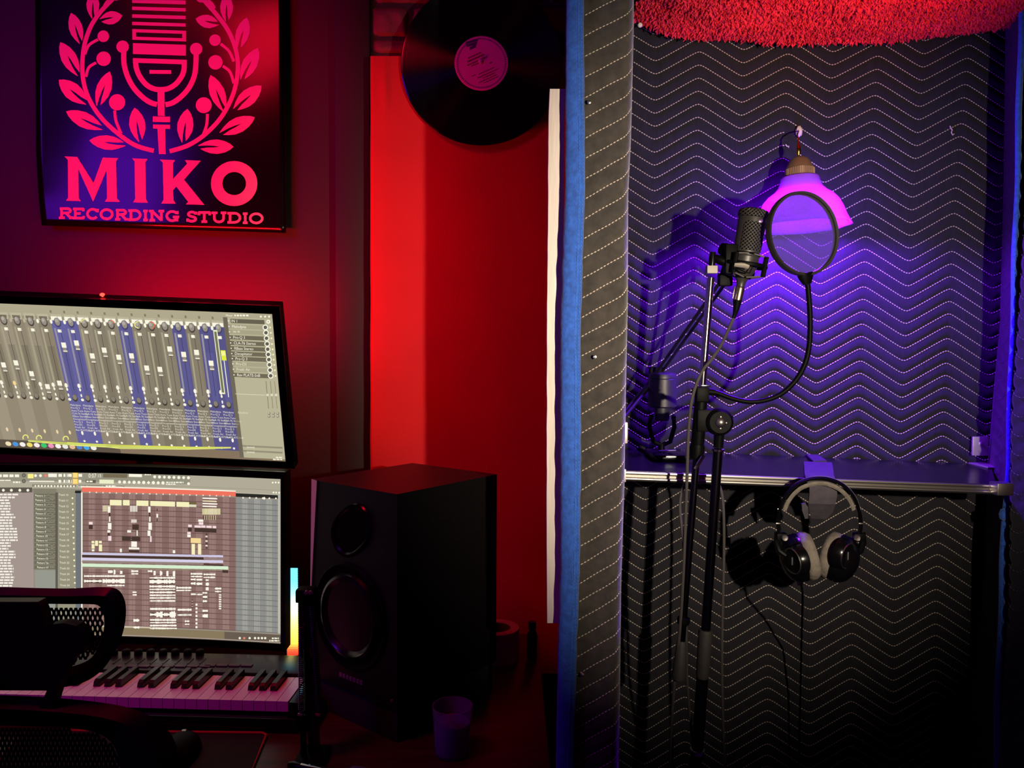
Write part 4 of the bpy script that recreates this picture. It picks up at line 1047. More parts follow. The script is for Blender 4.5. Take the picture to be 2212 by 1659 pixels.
vP0, vP1, vI, vE = uinv(520, 876)[1], uinv(550, 1062)[1], uinv(570, 1078)[1], uinv(590, 1190)[1]
def dq(u, v, ru, rv, c, lay): # small disc in screen space
    vs = [UPT(u, v, lay)] + [UPT(u + ru * math.cos(2 * math.pi * i / 12), v + rv * math.sin(2 * math.pi * i / 12), lay) for i in range(12)]
    up.mb.add(vs, [(0, 1 + i, 1 + (i + 1) % 12) for i in range(12)], E(c))
for k_ in range(-7, 13):
    c = cu(k_); blue = k_ in (0, 1, 5, 9, 11, 12); bg = BLU if blue else ((140, 130, 110) if k_ % 2 else (150, 140, 120))
    sh_ = 1 - .012 * k_
    up.q(c - cw * .5, .095, c + cw * .5, .94, tuple(int(x * sh_) for x in bg), 1)
    up.q(c - cw * .42, .055, c + cw * .40, .095, (190, 182, 155), 2)
    if k_ >= 0:
        for (a, b) in ((-.42, .06), (.10, .38)): up.q(c + cw * a, .068, c + cw * b, .092, WHT, 3)
        up.q(c - cw * .4, .030, c - cw * .26, .046, (130, 122, 100), 3)
    else: up.q(c - cw * .3, .07, c + cw * .3, .088, (120, 112, 92), 3)
    dq(c, vA, cw * .26, .032, (80, 72, 64) if not blue else (70, 66, 110), 3); dq(c, vA - .004, cw * .20, .025, (150, 142, 130), 4); dq(c - cw * .04, vA - .012, cw * .12, .012, (180, 172, 158), 5)
    dq(c - cw * .46, vA - .004, cw * .10, .014, WHT if k_ >= -1 else (185, 178, 155), 4)
    up.q(c - cw * .12, vA + .045, c + cw * .16, vA + .064, WHT, 4)
    up.q(c - cw * .36, vF0, c - cw * .22, vF1 - .02, (168, 160, 135) if not blue else (150, 146, 160), 3)
    up.q(c - cw * .15, vF0 + .12, c + cw * .34, vF0 + .45, tuple(int(x * .92) for x in bg), 2)
    if k_ != 12: up.q(c + cw * .10, vF0, c + cw * .135, vF1, (78, 68, 58) if not blue else (58, 54, 92), 4)
    y_ = FAD.get(k_)
    if y_:
        vf = uinv(430 + 100.2 * k_ + 40, y_)[1]
        up.q(c - cw * .06, vf - .026, c + cw * .29, vf + .008, WHT, 6); up.q(c - cw * .02, vf + .008, c + cw * .25, vf + .026, (150, 142, 125), 6)
        up.q(c - cw * .03, vf + .026, c + cw * .29, vf + .036, (225, 218, 198), 6); up.q(c - cw * .03, vf + .036, c + cw * .29, vf + .041, (90, 80, 70), 6)
    if k_ >= -5:
        dq(c - cw * .42, vD1, cw * .12, .016, (250, 215, 150) if k_ == -5 + 1 else WHT, 5); dq(c - cw * .40, vD2, cw * .075, .011, WHT, 5)
    dq(c + cw * .05, vK, cw * .21, .026, (70, 62, 54), 4); dq(c + cw * .05, vK - .006, cw * .17, .019, (135, 127, 112), 5)
    dq(c - cw * .40, vK - .02, cw * .06, .012, WHT, 5); dq(c - cw * .38, vK + .010, cw * .12, .010, WHT, 5)
    if k_ >= 0:
        for j, nm in enumerate(PLUG):
            v_ = vP0 + (vP1 - vP0) * j / 9.0
            vs, fs = text2d(nm); h_ = .0195
            up.mb.add([UPT(c - cw * .46 + x * h_ * .47, v_ - (y - .35) * h_, 4) for x, y in vs], fs, E((232, 226, 206)))
    dq(c + cw * .02, vI + .006, cw * .09, .015, WHT if k_ >= 0 else (240, 215, 170), 5)
    if k_ >= 0: dq(c + cw * .05, vI + .065, cw * .09, .008, WHT, 5)
    if k_ in (-4, -3, -1): up.disc(430 + 100 * k_ + 165 - (0 if k_ > -4 else 0), 1120 + (k_ + 4) * 3.3, 23, (240, 235, 130), 5, 16, 15, 140, 380)
for k_, col in ((2, (245, 235, 140)), (4, (235, 120, 80)), (6, (245, 240, 150)), (7, (235, 105, 75))):
    up.disc(430 + 100.2 * k_ + 3, 250 + 4.1 * k_ + 4, 27, col, 6, 14, 20, *{2: (180, 290), 4: (-100, -10), 6: (80, 280), 7: (-110, 80)}[k_])
# selected strip: outlined meter and yellow fader
c = cu(12); up.q(c - cw * .40, vF0 - .03, c - cw * .10, vF1 - .02, (240, 245, 200), 5); up.q(c - cw * .34, vF0 - .02, c - cw * .16, vF1 - .03, (120, 118, 92), 6)
vf = uinv(1655, 505)[1]; up.q(c + cw * .10, vf, c + cw * .16, vF1, (245, 245, 215), 5); up.q(c - cw * .04, vf - .032, c + cw * .32, vf + .034, (226, 236, 60), 6); up.q(c - cw * .01, vf - .026, c + cw * .28, vf + .002, (246, 246, 150), 7)
# send cables along the bottom
for i, (x0, y0) in enumerate(((215, 1140), (315, 1148), (505, 1155))):
    for j, cc in enumerate(((226, 226, 90), (190, 210, 110), (236, 236, 130))):
        pts = [(x0, y0 + j * 4), (x0 + 260, y0 + 18 + j * 7), (900, 1176 + i * 6 + j * 7), (1400, 1190 + i * 4 + j * 5), (1728, 1192 + j * 3)]
        for (a, b) in zip(pts, pts[1:]):
            a2, b2 = uinv(*a), uinv(*b); up.mb.add([UPT(a2[0], a2[1] - .0022, 6), UPT(b2[0], b2[1] - .0022, 6), UPT(b2[0], b2[1] + .0022, 6), UPT(a2[0], a2[1] + .0022, 6)], [(0, 1, 2, 3)], E(cc))
up.q(-.13, .94, .43, 1, (96, 84, 72), 2); up.q(.43, .94, 1, 1, (134, 116, 94), 2)
for i, cc in enumerate(((240, 225, 180), (80, 150, 220), (245, 240, 235), (240, 220, 110), (250, 235, 235), (60, 200, 110), (240, 150, 190), (250, 245, 240), (235, 235, 225), (230, 190, 150), (90, 130, 200), (70, 170, 240), (240, 240, 235))):
    dq(uinv(75 + 52.3 * i, 1198)[0], .970, .0105, .017, cc, 4)
# right-hand plug-in column
ur = cu(12) + cw * .56; up.q(ur, .03, 1, .985, (186, 180, 150), 3); up.q(ur - .006, .03, ur + .008, .985, (112, 104, 88), 4)
uL = lambda zy: uinv(1690 + (zy - 210) * .105, zy)
up.text('Mixer', 1688, 216, 22, WHT, 5); up.scrib(1752, 203, 110, 13, WHT, 5, 3)
for i, dx in enumerate((1950, 1982, 2012)): up.disc(dx, 218, 8, WHT, 5, 8)
ROWS = [(250, 'IN 1', 0), (291, 'Melodyne', 1), (331, None, 1), (372, 'Pro-Q 3', 2), (414, 'CLA-76 Stereo', 2), (454, 'RBass Stereo', 2), (493, 'Decapitator', 2), (531, 'Pro-Q 3', 2), (570, 'Pro-DS', 1), (610, 'Fresh Air', 1), (652, 'Rev PLATE-SnB', 2)]
for i, (zy, nm, k_) in enumerate(ROWS):
    x0 = 1700 + (zy - 250) * .105; u0, v0 = uinv(x0 + (22 if k_ == 0 else 0), zy - 16); u1 = uinv(x0 + 275, zy - 10)[0]; v1 = uinv(x0, zy + 15)[1]
    up.q(u0, v0, u1, v1, ((104, 98, 80), (168, 162, 134), (112, 106, 86))[k_], 4)
    if nm: up.text(nm, x0 + 30, zy + 10, 30, WHT if k_ != 1 or i == 1 else (236, 230, 205), 6, .03, .9)
    else: up.scrib(x0 + 34, zy - 8, 52, 15, (205, 199, 172), 6, i)
    up.disc(x0 + 8, zy, 5, WHT, 6, 6)
    xk = 1984 + (zy - 291) * .11
    if i: up.disc(xk, zy + 7, 21, WHT, 6, 16, 14); up.disc(xk, zy + 7, 13, (96, 96, 88), 6, 12); up.disc(xk + 36, zy + 8, 7, (246, 244, 190), 6, 8)
    else: up.disc(2006, 256, 15, WHT, 6, 14, 6)
a2, b2 = uinv(1758, 795), uinv(1980, 803); up.q(a2[0], a2[1], b2[0], b2[1], (252, 250, 230), 5)
for dx in (0, 32, 64):
    up.z(1990 + dx, 700, 1994 + dx + 12, 905, (120, 114, 98), 4); up.disc(2000 + dx, 802, 10, (225, 220, 196), 6, 8)
    for yy in (940, 962): up.disc(2012 + dx, yy, 11, (140, 134, 118), 5, 10); up.disc(2010 + dx, yy - 3, 6, (206, 200, 180), 6, 8)
up.text('Equalizer', 1778, 940, 22, (225, 220, 198), 5)
for yy in (1190, 1226): up.z(1812, yy - 14, 2112, yy + 14, (150, 142, 120), 4); up.text('(none)', 1845, yy + 8, 22, WHT, 5)
up.scrib(2062, 1264, 50, 9, WHT, 5, 5); up.scrib(2040, 1279, 72, 9, WHT, 5, 6)

lo_ = Scr(LPT, linv, .04)
lo_.q(-.42, 0, 1, 1, (150, 140, 126), 0)
lo_.q(-.42, 0, 1, .10, (176, 170, 150), 1)                                   # title bars
lo_.z(-500, 70, 1420, 160, (150, 146, 128), 2); lo_.z(240, 160, 930, 186, (138, 132, 112), 2)
lo_.z(930, 165, 2095, 205, (150, 142, 122), 2)
lo_.z(-500, 186, 240, 222, (92, 86, 76), 2); lo_.z(-500, 222, 250, 1300, (164, 150, 142), 2)     # browser
lo_.z(250, 190, 420, 800, (132, 128, 110), 2); lo_.z(262, 800, 440, 1300, (150, 152, 142), 2); lo_.z(414, 220, 432, 1300, (96, 90, 80), 3)
lo_.z(432, 190, 565, 1300, (150, 146, 124), 2)
# transport strip
lo_.scrib(-60, 86, 205, 20, WHT, 4, 11, 24, 40); lo_.scrib(-40, 126, 120, 8, WHT, 4, 12, 60, 90); lo_.scrib(98, 138, 52, 12, WHT, 4, 13)
for yy in (92, 136): lo_.disc(178, yy, 15, (84, 80, 72), 4, 14); lo_.disc(178, yy, 10, (130, 124, 112), 5, 12)
lo_.z(207, 82, 250, 115, (250, 240, 140), 4)
for xx, cc in ((265, WHT), (302, WHT), (341, (240, 130, 110))): lo_.disc(xx, 95, 11, cc, 4, 10)
lo_.z(360, 80, 425, 106, (246, 244, 230), 4); lo_.z(220, 132, 405, 143, (240, 236, 218), 4)
for i, xx in enumerate((450, 488, 522, 600)): lo_.scrib(xx - 14, 82, 30, 22, WHT, 4, 20 + i, 12, 28)
for i, xx in enumerate((450, 488, 522, 600)): lo_.scrib(xx - 13, 126, 27, 22, WHT, 4, 30 + i, 12, 26)
for (y0, y1) in ((72, 112), (118, 158)): lo_.z(541, y0, 583, y1, (250, 190, 60), 4); lo_.z(547, y0 + 4, 577, y1 - 4, (252, 224, 140), 5)
lo_.text('0:07', 660, 110, 46, WHT, 4, .02, .75); lo_.text(':15', 724, 107, 36, WHT, 4, .02, .75)
lo_.z(770, 80, 950, 112, (118, 106, 82), 4); lo_.z(640, 126, 715, 150, (100, 94, 80), 4); lo_.scrib(646, 132, 45, 12, WHT, 5, 40); lo_.z(742, 124, 850, 156, (236, 238, 200), 4)
lo_.z(962, 82, 1060, 106, WHT, 4); lo_.scrib(1080, 82, 46, 10, WHT, 4, 41)
for i in range(8): lo_.disc(1155 + 36 * i, 104 + i * 1.0, 12, WHT, 4, (6, 8, 5, 7)[i % 4])
for i in range(10): lo_.disc(893 + 36 * i, 142 + i * .8, 13, WHT, 4, (5, 7, 4, 8)[i % 4])
lo_.scrib(1240, 140, 130, 11, (240, 240, 220), 4, 42); lo_.scrib(1240, 154, 70, 10, (240, 240, 220), 4, 43); lo_.disc(1408, 155, 11, WHT, 4, 10)
for i in range(13): lo_.disc(264 + 24 * i, 172 + i * .2, 8, WHT, 4, (4, 6, 8)[i % 3])
lo_.text('Playlist - Arrangement_2', 570, 180, 20, WHT, 4, .02, 1.0); lo_.scrib(790, 168, 74, 11, WHT, 4, 44); lo_.text('Volume', 858, 184, 20, WHT, 4, .02, .95)
for xx, yy in ((2036, 147), (2058, 146), (2080, 147), (2042, 221), (2062, 222), (2084, 223)): lo_.disc(xx, yy, 7, WHT, 4, 8)
for i, xx in enumerate((25, 85, 148, 208)): lo_.disc(xx, 204, 11, WHT, 4, 7)
for i in range(34):                                                         # file list
    lo_.scrib(-80, 230 + 21.3 * i, 80 + (140, 110, 72, 75, 78, 78, 80, 100, 115, 90, 90, 92, 125, 128, 130, 130, 132, 78, 80, 62, 112, 115, 117, 80, 80, 100, 102, 100, 90, 108, 100, 96, 90, 104)[i], 12, (248, 242, 228), 4, 50 + i, 18, 44)
for i in range(17):                                                         # pattern list
    y0 = 236 + 33.5 * i; lo_.z(256, y0 - 6, 414, y0 + 20, (112, 108, 92), 3); lo_.text('Pattern %d' % (i + 1), 262 + i * .9, y0 + 14, 21, WHT, 5, .03, .95)
    r2 = random.Random(i); x = 334
    while x < 408: w = r2.uniform(5, 14); yy = y0 + r2.uniform(-2, 10); lo_.z(x, yy, min(408, x + w), yy + r2.uniform(3, 8), (150, 150, 132), 4); x += w + 2
for i in range(17):
    y0 = 238 + 42.2 * i; lo_.text('Track %d' % min(24, 10 + i), 438 + i * .6, y0 + 6, 21, WHT, 5, .03, .95); lo_.disc(541 + i * 1.2, y0 + 25, 7, (244, 246, 200), 5, 8); lo_.z(432, y0 + 30, 562, y0 + 32, (118, 114, 96), 4)
# playlist grid
lo_.z(565, 205, 612, 1300, (112, 116, 120), 2); lo_.z(560, 207, 604, 226, (40, 38, 34), 4); lo_.z(604, 186, 1760, 206, (250, 240, 220), 4); lo_.z(1760, 222, 2075, 240, (205, 200, 180), 4)
uE = linv(1760, 600)[0]; u0_ = linv(610, 600)[0]; uZ = linv(2075, 600)[0]
v0_, v1_ = .125, .935
n_ = 23
for i in range(n_): a = u0_ + (uE - u0_) * i / n_; b2 = u0_ + (uE - u0_) * (i + 1) / n_; lo_.q(a, v0_, b2, v1_, (142, 112, 106) if i % 2 == 0 else (164, 134, 126), 2)
for i in range(7): a = uE + (uZ - uE) * i / 7; b2 = uE + (uZ - uE) * (i + 1) / 7; lo_.q(a, v0_, b2, v1_, (150, 150, 146) if i % 2 == 0 else (174, 172, 164), 2)
for i in range(n_ * 6):
    a = u0_ + (uE - u0_) * i / (n_ * 6.); lo_.q(a, v0_, a + .0012, v1_, (112, 84, 80), 3)
for i in range(7 * 6): a = uE + (uZ - uE) * i / 42.; lo_.q(a, v0_, a + .0012, v1_, (116, 116, 114), 3)
for i in range(1, 26): v_ = v0_ + (v1_ - v0_) * i / 25.; lo_.q(u0_, v_, uE, v_ + .0045, (108, 80, 76), 4); lo_.q(uE, v_, uZ, v_ + .0045, (112, 112, 110), 4)
lo_.q(uZ, .09, 1, .94, (186, 182, 168), 3)
a = linv(612, 205); lo_.q(u0_, .090, uE, .118, (240, 116, 96), 5)
for i in range(22): lo_.disc(670 + 49.8 * i, 219 + i * 1.35, 6, (250, 222, 200), 6, 6)
lo_.q(uE, .098, uZ, .120, (44, 42, 38), 5)
for i in range(6): lo_.disc(1815 + 49 * i, 260 + i, 7, WHT, 6, 6)
lo_.disc(1972, 264, 11, WHT, 6, 5); lo_.q(u0_ - .002, .12, u0_ + .003, .95, (244, 240, 226), 6)
WH = (252, 247, 232); YW = (246, 240, 190); PK = (246, 220, 222); DK = (72, 54, 48); OR = (246, 216, 150)
CL = [(820, 275, 908, 318, YW), (918, 276, 968, 318, YW), (1018, 280, 1108, 322, YW), (1122, 284, 1306, 326, YW), (1318, 290, 1412, 330, YW), (1412, 292, 1466, 308, (110, 100, 60)), (1412, 310, 1466, 330, (226, 220, 190)),
      (1512, 258, 1622, 272, WH), (1512, 280, 1618, 292, YW), (1512, 298, 1622, 312, WH), (1512, 318, 1618, 332, WH),
      (663, 440, 692, 460, PK), (663, 462, 692, 495, DK), (668, 468, 690, 490, WH), (988, 458, 1036, 500, DK), (990, 474, 1034, 482, PK), (950, 502, 978, 520, WH), (950, 522, 978, 546, (150, 110, 110)), (1020, 504, 1028, 545, WH),
      (910, 548, 1048, 585, DK), (914, 550, 1044, 560, (200, 160, 160)), (914, 566, 1044, 574, PK), (980, 586, 1022, 628, WH), (962, 630, 1040, 646, WH), (962, 650, 1040, 668, DK), (970, 654, 1034, 663, WH),
      (684, 582, 704, 600, YW), (710, 580, 732, 620, YW), (738, 582, 760, 600, YW), (684, 606, 706, 640, YW), (738, 608, 762, 660, YW), (686, 645, 704, 660, WH),
      (805, 326, 824, 372, WH), (812, 372, 824, 398, DK), (814, 400, 824, 440, WH), (806, 448, 832, 496, WH), (802, 502, 824, 520, WH), (804, 524, 820, 545, DK), (808, 545, 832, 582, PK),
      (1106, 326, 1124, 370, WH), (1112, 372, 1122, 398, DK), (1114, 402, 1124, 438, WH), (1108, 446, 1134, 500, WH), (1102, 505, 1124, 545, WH), (1120, 545, 1132, 590, PK), (1170, 340, 1176, 360, DK), (1168, 380, 1180, 408, WH), (1170, 415, 1176, 438, DK),
      (1480, 422, 1518, 440, WH), (1484, 442, 1518, 462, PK), (1404, 460, 1432, 480, PK), (1404, 482, 1432, 512, DK), (1408, 486, 1430, 508, WH), (1452, 466, 1500, 484, PK), (1502, 466, 1534, 484, PK), (1540, 468, 1580, 486, PK), (1588, 470, 1614, 488, PK),
      (1452, 486, 1616, 522, DK), (1458, 490, 1486, 514, WH), (1488, 494, 1510, 514, WH), (1512, 492, 1532, 516, WH), (1538, 494, 1552, 518, WH), (1556, 494, 1584, 518, WH), (1590, 496, 1612, 518, WH),
      (1398, 515, 1424, 532, PK), (1398, 534, 1424, 555, WH), (1424, 560, 1500, 600, OR), (1430, 604, 1456, 684, YW), (1478, 604, 1502, 684, YW), (1438, 640, 1450, 660, DK), (1484, 640, 1496, 660, DK), (895, 640, 910, 666, WH), (1290, 652, 1308, 674, WH)]
for r3 in CL: lo_.z(*r3, 7)
for i in range(8): lo_.z(768 + i * 7.5, 318, 772 + i * 7.5, 362, YW, 7)
for i in range(7): lo_.z(972 + i * 8, 320, 977 + i * 8, 364, WH, 7); lo_.z(980 + i * 6, 422, 984 + i * 6, 446, WH, 7)
for i in range(15): lo_.z(1512 + i * 9, 340, 1518 + i * 9, 386, YW, 7)
for i in range(12): lo_.z(1518 + i * 8, 392, 1523 + i * 8, 425, (210, 200, 150) if i % 2 else DK, 7)
for i in range(7): lo_.z(1534, 528 + i * 17, 1550, 537 + i * 17, WH if i % 2 else DK, 7)
for (y0, y1, x1, cc) in ((668, 686, 1666, (206, 200, 226)), (686, 706, 1520, DK), (706, 728, 1666, (212, 206, 230)), (728, 744, 1520, (150, 130, 124)), (750, 776, 1704, (214, 238, 206)), (780, 786, 1660, (160, 150, 120))):
    for i in range(24):     # three long clips, bending with the screen
        xa, xb = 612 + (x1 - 612) * i / 24., 612 + (x1 - 612) * (i + 1) / 24.; dy = 22 * ((xa - 612) / 1100.)
        lo_.z(xa, y0 + dy * .98, xb, y1 + dy, cc, 7)
lo_.z(1520, 706, 1668, 726, (152, 128, 128), 7); lo_.z(1520, 752, 1668, 768, DK, 7); lo_.z(1660, 800, 1704, 822, DK, 7)
def wave(x0, x1, y, amp, seed, cc=WH, dark=None):
    if dark: lo_.z(x0, y - amp * 1.35, x1, y + amp * 1.35, dark, 6)
    r2 = random.Random(seed); x = x0
    while x < x1: w = r2.uniform(6, 12); a_ = amp * r2.uniform(.55, 1.1); lo_.z(x, y - a_, min(x1, x + w + .5), y + a_, cc, 7); x += w
for (x0, x1, y, amp, sd_, dk_) in ((628, 932, 845, 7, 1, None), (628, 760, 882, 9, 2, DK), (765, 932, 882, 16, 3, None), (800, 930, 915, 6, 4, None), (806, 842, 812, 10, 5, None), (848, 862, 815, 18, 6, None), (896, 914, 817, 18, 7, None), (980, 1032, 808, 8, 8, None), (980, 1032, 828, 6, 9, None),
                                  (1104, 1138, 808, 8, 10, None), (1146, 1162, 822, 20, 11, None), (1194, 1212, 824, 20, 12, None), (1242, 1258, 826, 20, 13, None), (1290, 1308, 828, 20, 14, None),
                                  (1116, 1308, 858, 7, 15, None), (1116, 1308, 886, 15, 16, DK), (1116, 1308, 922, 8, 17, None), (1116, 1308, 944, 6, 18, DK), (1118, 1308, 966, 7, 19, DK), (1118, 1310, 988, 6, 20, None), (1118, 1310, 1008, 7, 21, DK), (1118, 1310, 1030, 6, 22, None),
                                  (1316, 1428, 932, 8, 23, None), (1316, 1428, 952, 5, 24, DK), (1424, 1512, 828, 7, 25, None), (1424, 1512, 848, 6, 26, None), (1520, 1608, 832, 7, 27, None), (1520, 1608, 854, 6, 28, None), (1424, 1460, 870, 8, 29, None), (1466, 1510, 872, 8, 30, None),
                                  (1424, 1460, 900, 10, 31, DK), (1466, 1510, 902, 10, 32, DK), (1536, 1558, 875, 8, 33, None), (1536, 1560, 905, 12, 34, None), (1536, 1558, 940, 12, 35, None), (1426, 1462, 980, 6, 36, DK), (1468, 1512, 982, 6, 37, DK), (1512, 1548, 970, 8, 38, None), (1514, 1548, 1000, 10, 39, DK),
                                  (1514, 1546, 1032, 8, 40, None), (1604, 1652, 938, 8, 41, None), (1604, 1652, 960, 7, 42, None), (1120, 1312, 1090, 8, 43, None), (1120, 1312, 1132, 11, 44, DK), (1168, 1214, 1132, 24, 45, None), (1268, 1312, 1132, 24, 46, None), (1120, 1316, 1172, 8, 47, None), (1120, 1316, 1192, 6, 48, DK),
                                  (1120, 1318, 1214, 7, 49, None), (1120, 1320, 1236, 6, 50, DK), (1326, 1430, 1096, 8, 51, None), (1326, 1430, 1135, 8, 52, DK), (1512, 1552, 1104, 8, 53, None), (1512, 1552, 1142, 16, 54, None), (990, 1020, 965, 6, 55, DK), (990, 1020, 985, 6, 56, None), (996, 1040, 1175, 12, 57, None), (996, 1040, 1228, 8, 58, None), (1380, 1414, 1182, 7, 59, None), (1380, 1414, 1204, 5, 60, DK)):
    wave(x0, x1, y, amp, sd_, WH, dk_)
for i in range(7): lo_.z(1634, 980 + i * 17, 1652, 991 + i * 17, WH, 7); lo_.z(1460, 1050 + i * 28, 1474, 1066 + i * 28, WH, 7); lo_.z(1430, 1020 + i * 10, 1442, 1025 + i * 10, (200, 180, 170) if i % 2 else DK, 7)
# task bar
lo_.q(-.42, .948, .80, 1, (136, 120, 92), 5); lo_.q(.80, .948, 1, 1, (104, 92, 80), 5); lo_.q(-.42, .938, .62, .948, (206, 192, 168), 6); lo_.q(-.42, .993, 1, 1, (166, 150, 136), 6)
for xx, cc in ((1790, WHT), (1824, (240, 130, 110)), (1864, WHT), (1904, WHT), (1930, WHT), (1956, WHT), (1980, WHT)): lo_.disc(xx, 1308, 9, cc, 7, 7)
lo_.scrib(2030, 1304, 54, 11, WHT, 7, 71); lo_.scrib(2010, 1322, 74, 11, WHT, 7, 72)

# ---------------------------------------------------------------- upper monitor
mu = thing('computer_monitor', 'tilted upper monitor showing a mixer of channel faders above the other screen', 'monitor', W(250, 1010, 1.55))
def ub_(u, v, t): return UPT(u, v) - un * (.0010 + t)
mb = MB(); c4 = [(-.155, -.052), (1.024, -.052), (1.030, 1.050), (-.155, 1.050)]
mb.prism([ub_(u, v, .002) for u, v in c4], -un * .022); mb.prism([ub_(u, v, .024) for u, v in ((.1, .15), (.8, .15), (.8, .85), (.1, .85))], -un * .03)
bdz = part('housing', mb, m_black, mu)
for (a, b) in (((-.155, -.052, 1.024, -.001)), (0, 0)) and [((-.155, -.052), (1.024, -.002)), ((-.155, 1.003), (1.030, 1.050)), ((1.002, -.052), (1.026, 1.050)), ((-.155, -.052), (-.132, 1.05))]:
    part('bezel', MB().prism([ub_(a[0], a[1], -.003), ub_(b[0], a[1], -.003), ub_(b[0], b[1], -.003), ub_(a[0], b[1], -.003)], -un * .006), m_blackgloss, mu)
sc_ = part('screen', MB().add([ub_(-.13, 0, -.0004), ub_(1, 0, -.0004), ub_(1, 1, -.0004), ub_(-.13, 1, -.0004)], [(0, 1, 2, 3)]), m_blackgloss, mu, smooth=0)
part('screen_image', up.mb, None, sc_, label='lit mixer window with rows of faders', kind='stuff', smooth=0, normals=False)
mc = ub_(.4, .5, .05)
part('mount_arm', MB().tube([mc, Vector((mc.x, 1.66, mc.z - .02))], .018, 14), m_blackmetal, mu)
part('stand_pole', MB().tube([Vector((mc.x, 1.665, DESK_Z + .01)), Vector((mc.x, 1.665, mc.z + .08))], .016, 16), m_blackmetal, mu)
part('stand_foot', MB().lathe([(.0005, .012), (.06, .011), (.075, .004), (.075, 0)], Vector((mc.x, 1.595, DESK_Z)), Z, 28), m_blackmetal, mu)
# red LED strip stuck along the top of the monitor's back
led0, led1 = ub_(.02, .03, .050), ub_(.72, .03, .050)
ls = thing('led_strip', 'glowing red LED strip stuck behind the top edge of the upper monitor', 'light strip', (led0 + led1) / 2)
part('strip', MB().bbox((led0 + led1) / 2, (led1 - led0) / 2, un * .004, Z * .004, .001), E((255, 20, 24), 1.5), ls)
part('led_dot', MB().lathe([(.0005, .004), (.004, .002), (.0045, 0), (.0005, -.004)], W(221, 637, 1.43), Vector((0, -.4, 1)), 12), E((255, 50, 40), 6), ls, label='bright red LED peeking over the monitor')
rl = lamp('led_strip_light', 'AREA', (led0 + led1) / 2 + Vector((0, .015, .02)), 5.5, (1.0, .004, .012), None, shape='RECTANGLE', size=.40, size_y=.02)
rl.rotation_euler = Vector((0, 1, .35)).to_track_quat('-Z', 'Y').to_euler()
lamp('led_end_light', 'POINT', W(470, 640, 1.53), 2.6, (1.0, .004, .015), shadow_soft_size=.02)

# ---------------------------------------------------------------- lower, curved monitor
mlw = thing('computer_monitor', 'wide curved lower monitor showing a music arrangement behind the chair', 'monitor', Vector((LPT(.2, 1).x, 1.55, DESK_Z)))
def lb_(u, v, t): p = LPT(u, v); return p + Y * (.0010 + t)
mb = MB().slab(lambda u, v: lb_(-.44 + (1.018 + .44) * u, -.045 + 1.09 * v, .002), (0, .03, 0), 30, 6)
part('housing', mb, m_black, mlw, smooth=40)
for (a, b) in (((-.44, -.045), (1.018, -.001)), ((-.44, 1.001), (1.018, 1.045)), ((1.001, -.045), (1.018, 1.045)), ((-.44, -.045), (-.42, 1.045))):
    part('bezel', MB().slab(lambda u, v: lb_(a[0] + (b[0] - a[0]) * u, a[1] + (b[1] - a[1]) * v, -.003), (0, .006, 0), max(1, int((b[0] - a[0]) * 24)), 1), m_blackgloss, mlw, smooth=40)
sc_ = part('screen', MB().grid(lambda u, v: lb_(-.42 + 1.42 * u, v, -.0004), 40, 2), m_blackgloss, mlw, smooth=180)
part('screen_image', lo_.mb, None, sc_, label='lit arrangement window with many clips', kind='stuff', smooth=0, normals=False)
xm = LPT(.05, .5).x
part('stand_pole', MB().bbox((xm, 1.57, DESK_Z + .16), X * .03, Y * .012, Z * .15, .005), m_blackmetal, mlw)
part('stand_foot', MB().bbox((xm, 1.56, DESK_Z + .008), X * .13, Y * .07, Z * .008, .006), m_blackmetal, mlw)
# ---------------------------------------------------------------- music keyboard
KZ = .785; K0 = onz(622, 1516, KZ); K1 = onz(128, 1503, KZ)
kx = (K1 - K0).normalized(); ky = Z.cross(kx); ky = -ky if ky.y < 0 else ky
PITCH = (onz(598.5, 1515.4, KZ) - K0).length * 1.06; KL = .092
kb = thing('music_keyboard', 'black music keyboard with mauve-lit white keys in front of the lower screen', 'keyboard', Vector((K0.x - .3, K0.y + .1, DESK_Z)))
def KP(x, y, z): return K0 + kx * x + ky * y + Z * z
NW = 31; LEN = PITCH * NW
m_key = M('ivory_key', (225, 215, 222), .3)
m_bkey = M('black_key', (18, 17, 19), .3)
mb = MB(); b0 = KZ - DESK_Z
mb.bbox(KP(LEN / 2 - .01, .085, -b0 / 2 - .012), kx * (LEN / 2 + .035), ky * .095, Z * (b0 / 2 - .013), .004)
part('case', mb, m_black, kb)
part('control_panel', MB().bbox(KP(LEN / 2 - .012, .139, -.014), kx * (LEN / 2 + .035), ky * .041, Z * .018, .004), M('satin_black_panel', (34, 30, 34), .30, bump=(300, .05)), kb)
part('end_cheek', MB().bbox(KP(-.014, .046, -.012), kx * .0125, ky * .048, Z * .012, .003), m_blackgloss, kb)
part('key_slip', MB().bbox(KP(LEN / 2, -.012, -.030), kx * (LEN / 2 + .02), ky * .006, Z * .010, .002), m_blackgloss, kb)
SEQ = 'CBAGFED'
black = [SEQ[(j - 1) % 7] + SEQ[j % 7] in ('BA', 'AG', 'GF', 'ED', 'DC') for j in range(NW + 1)]; black[0] = False
shapes = {}
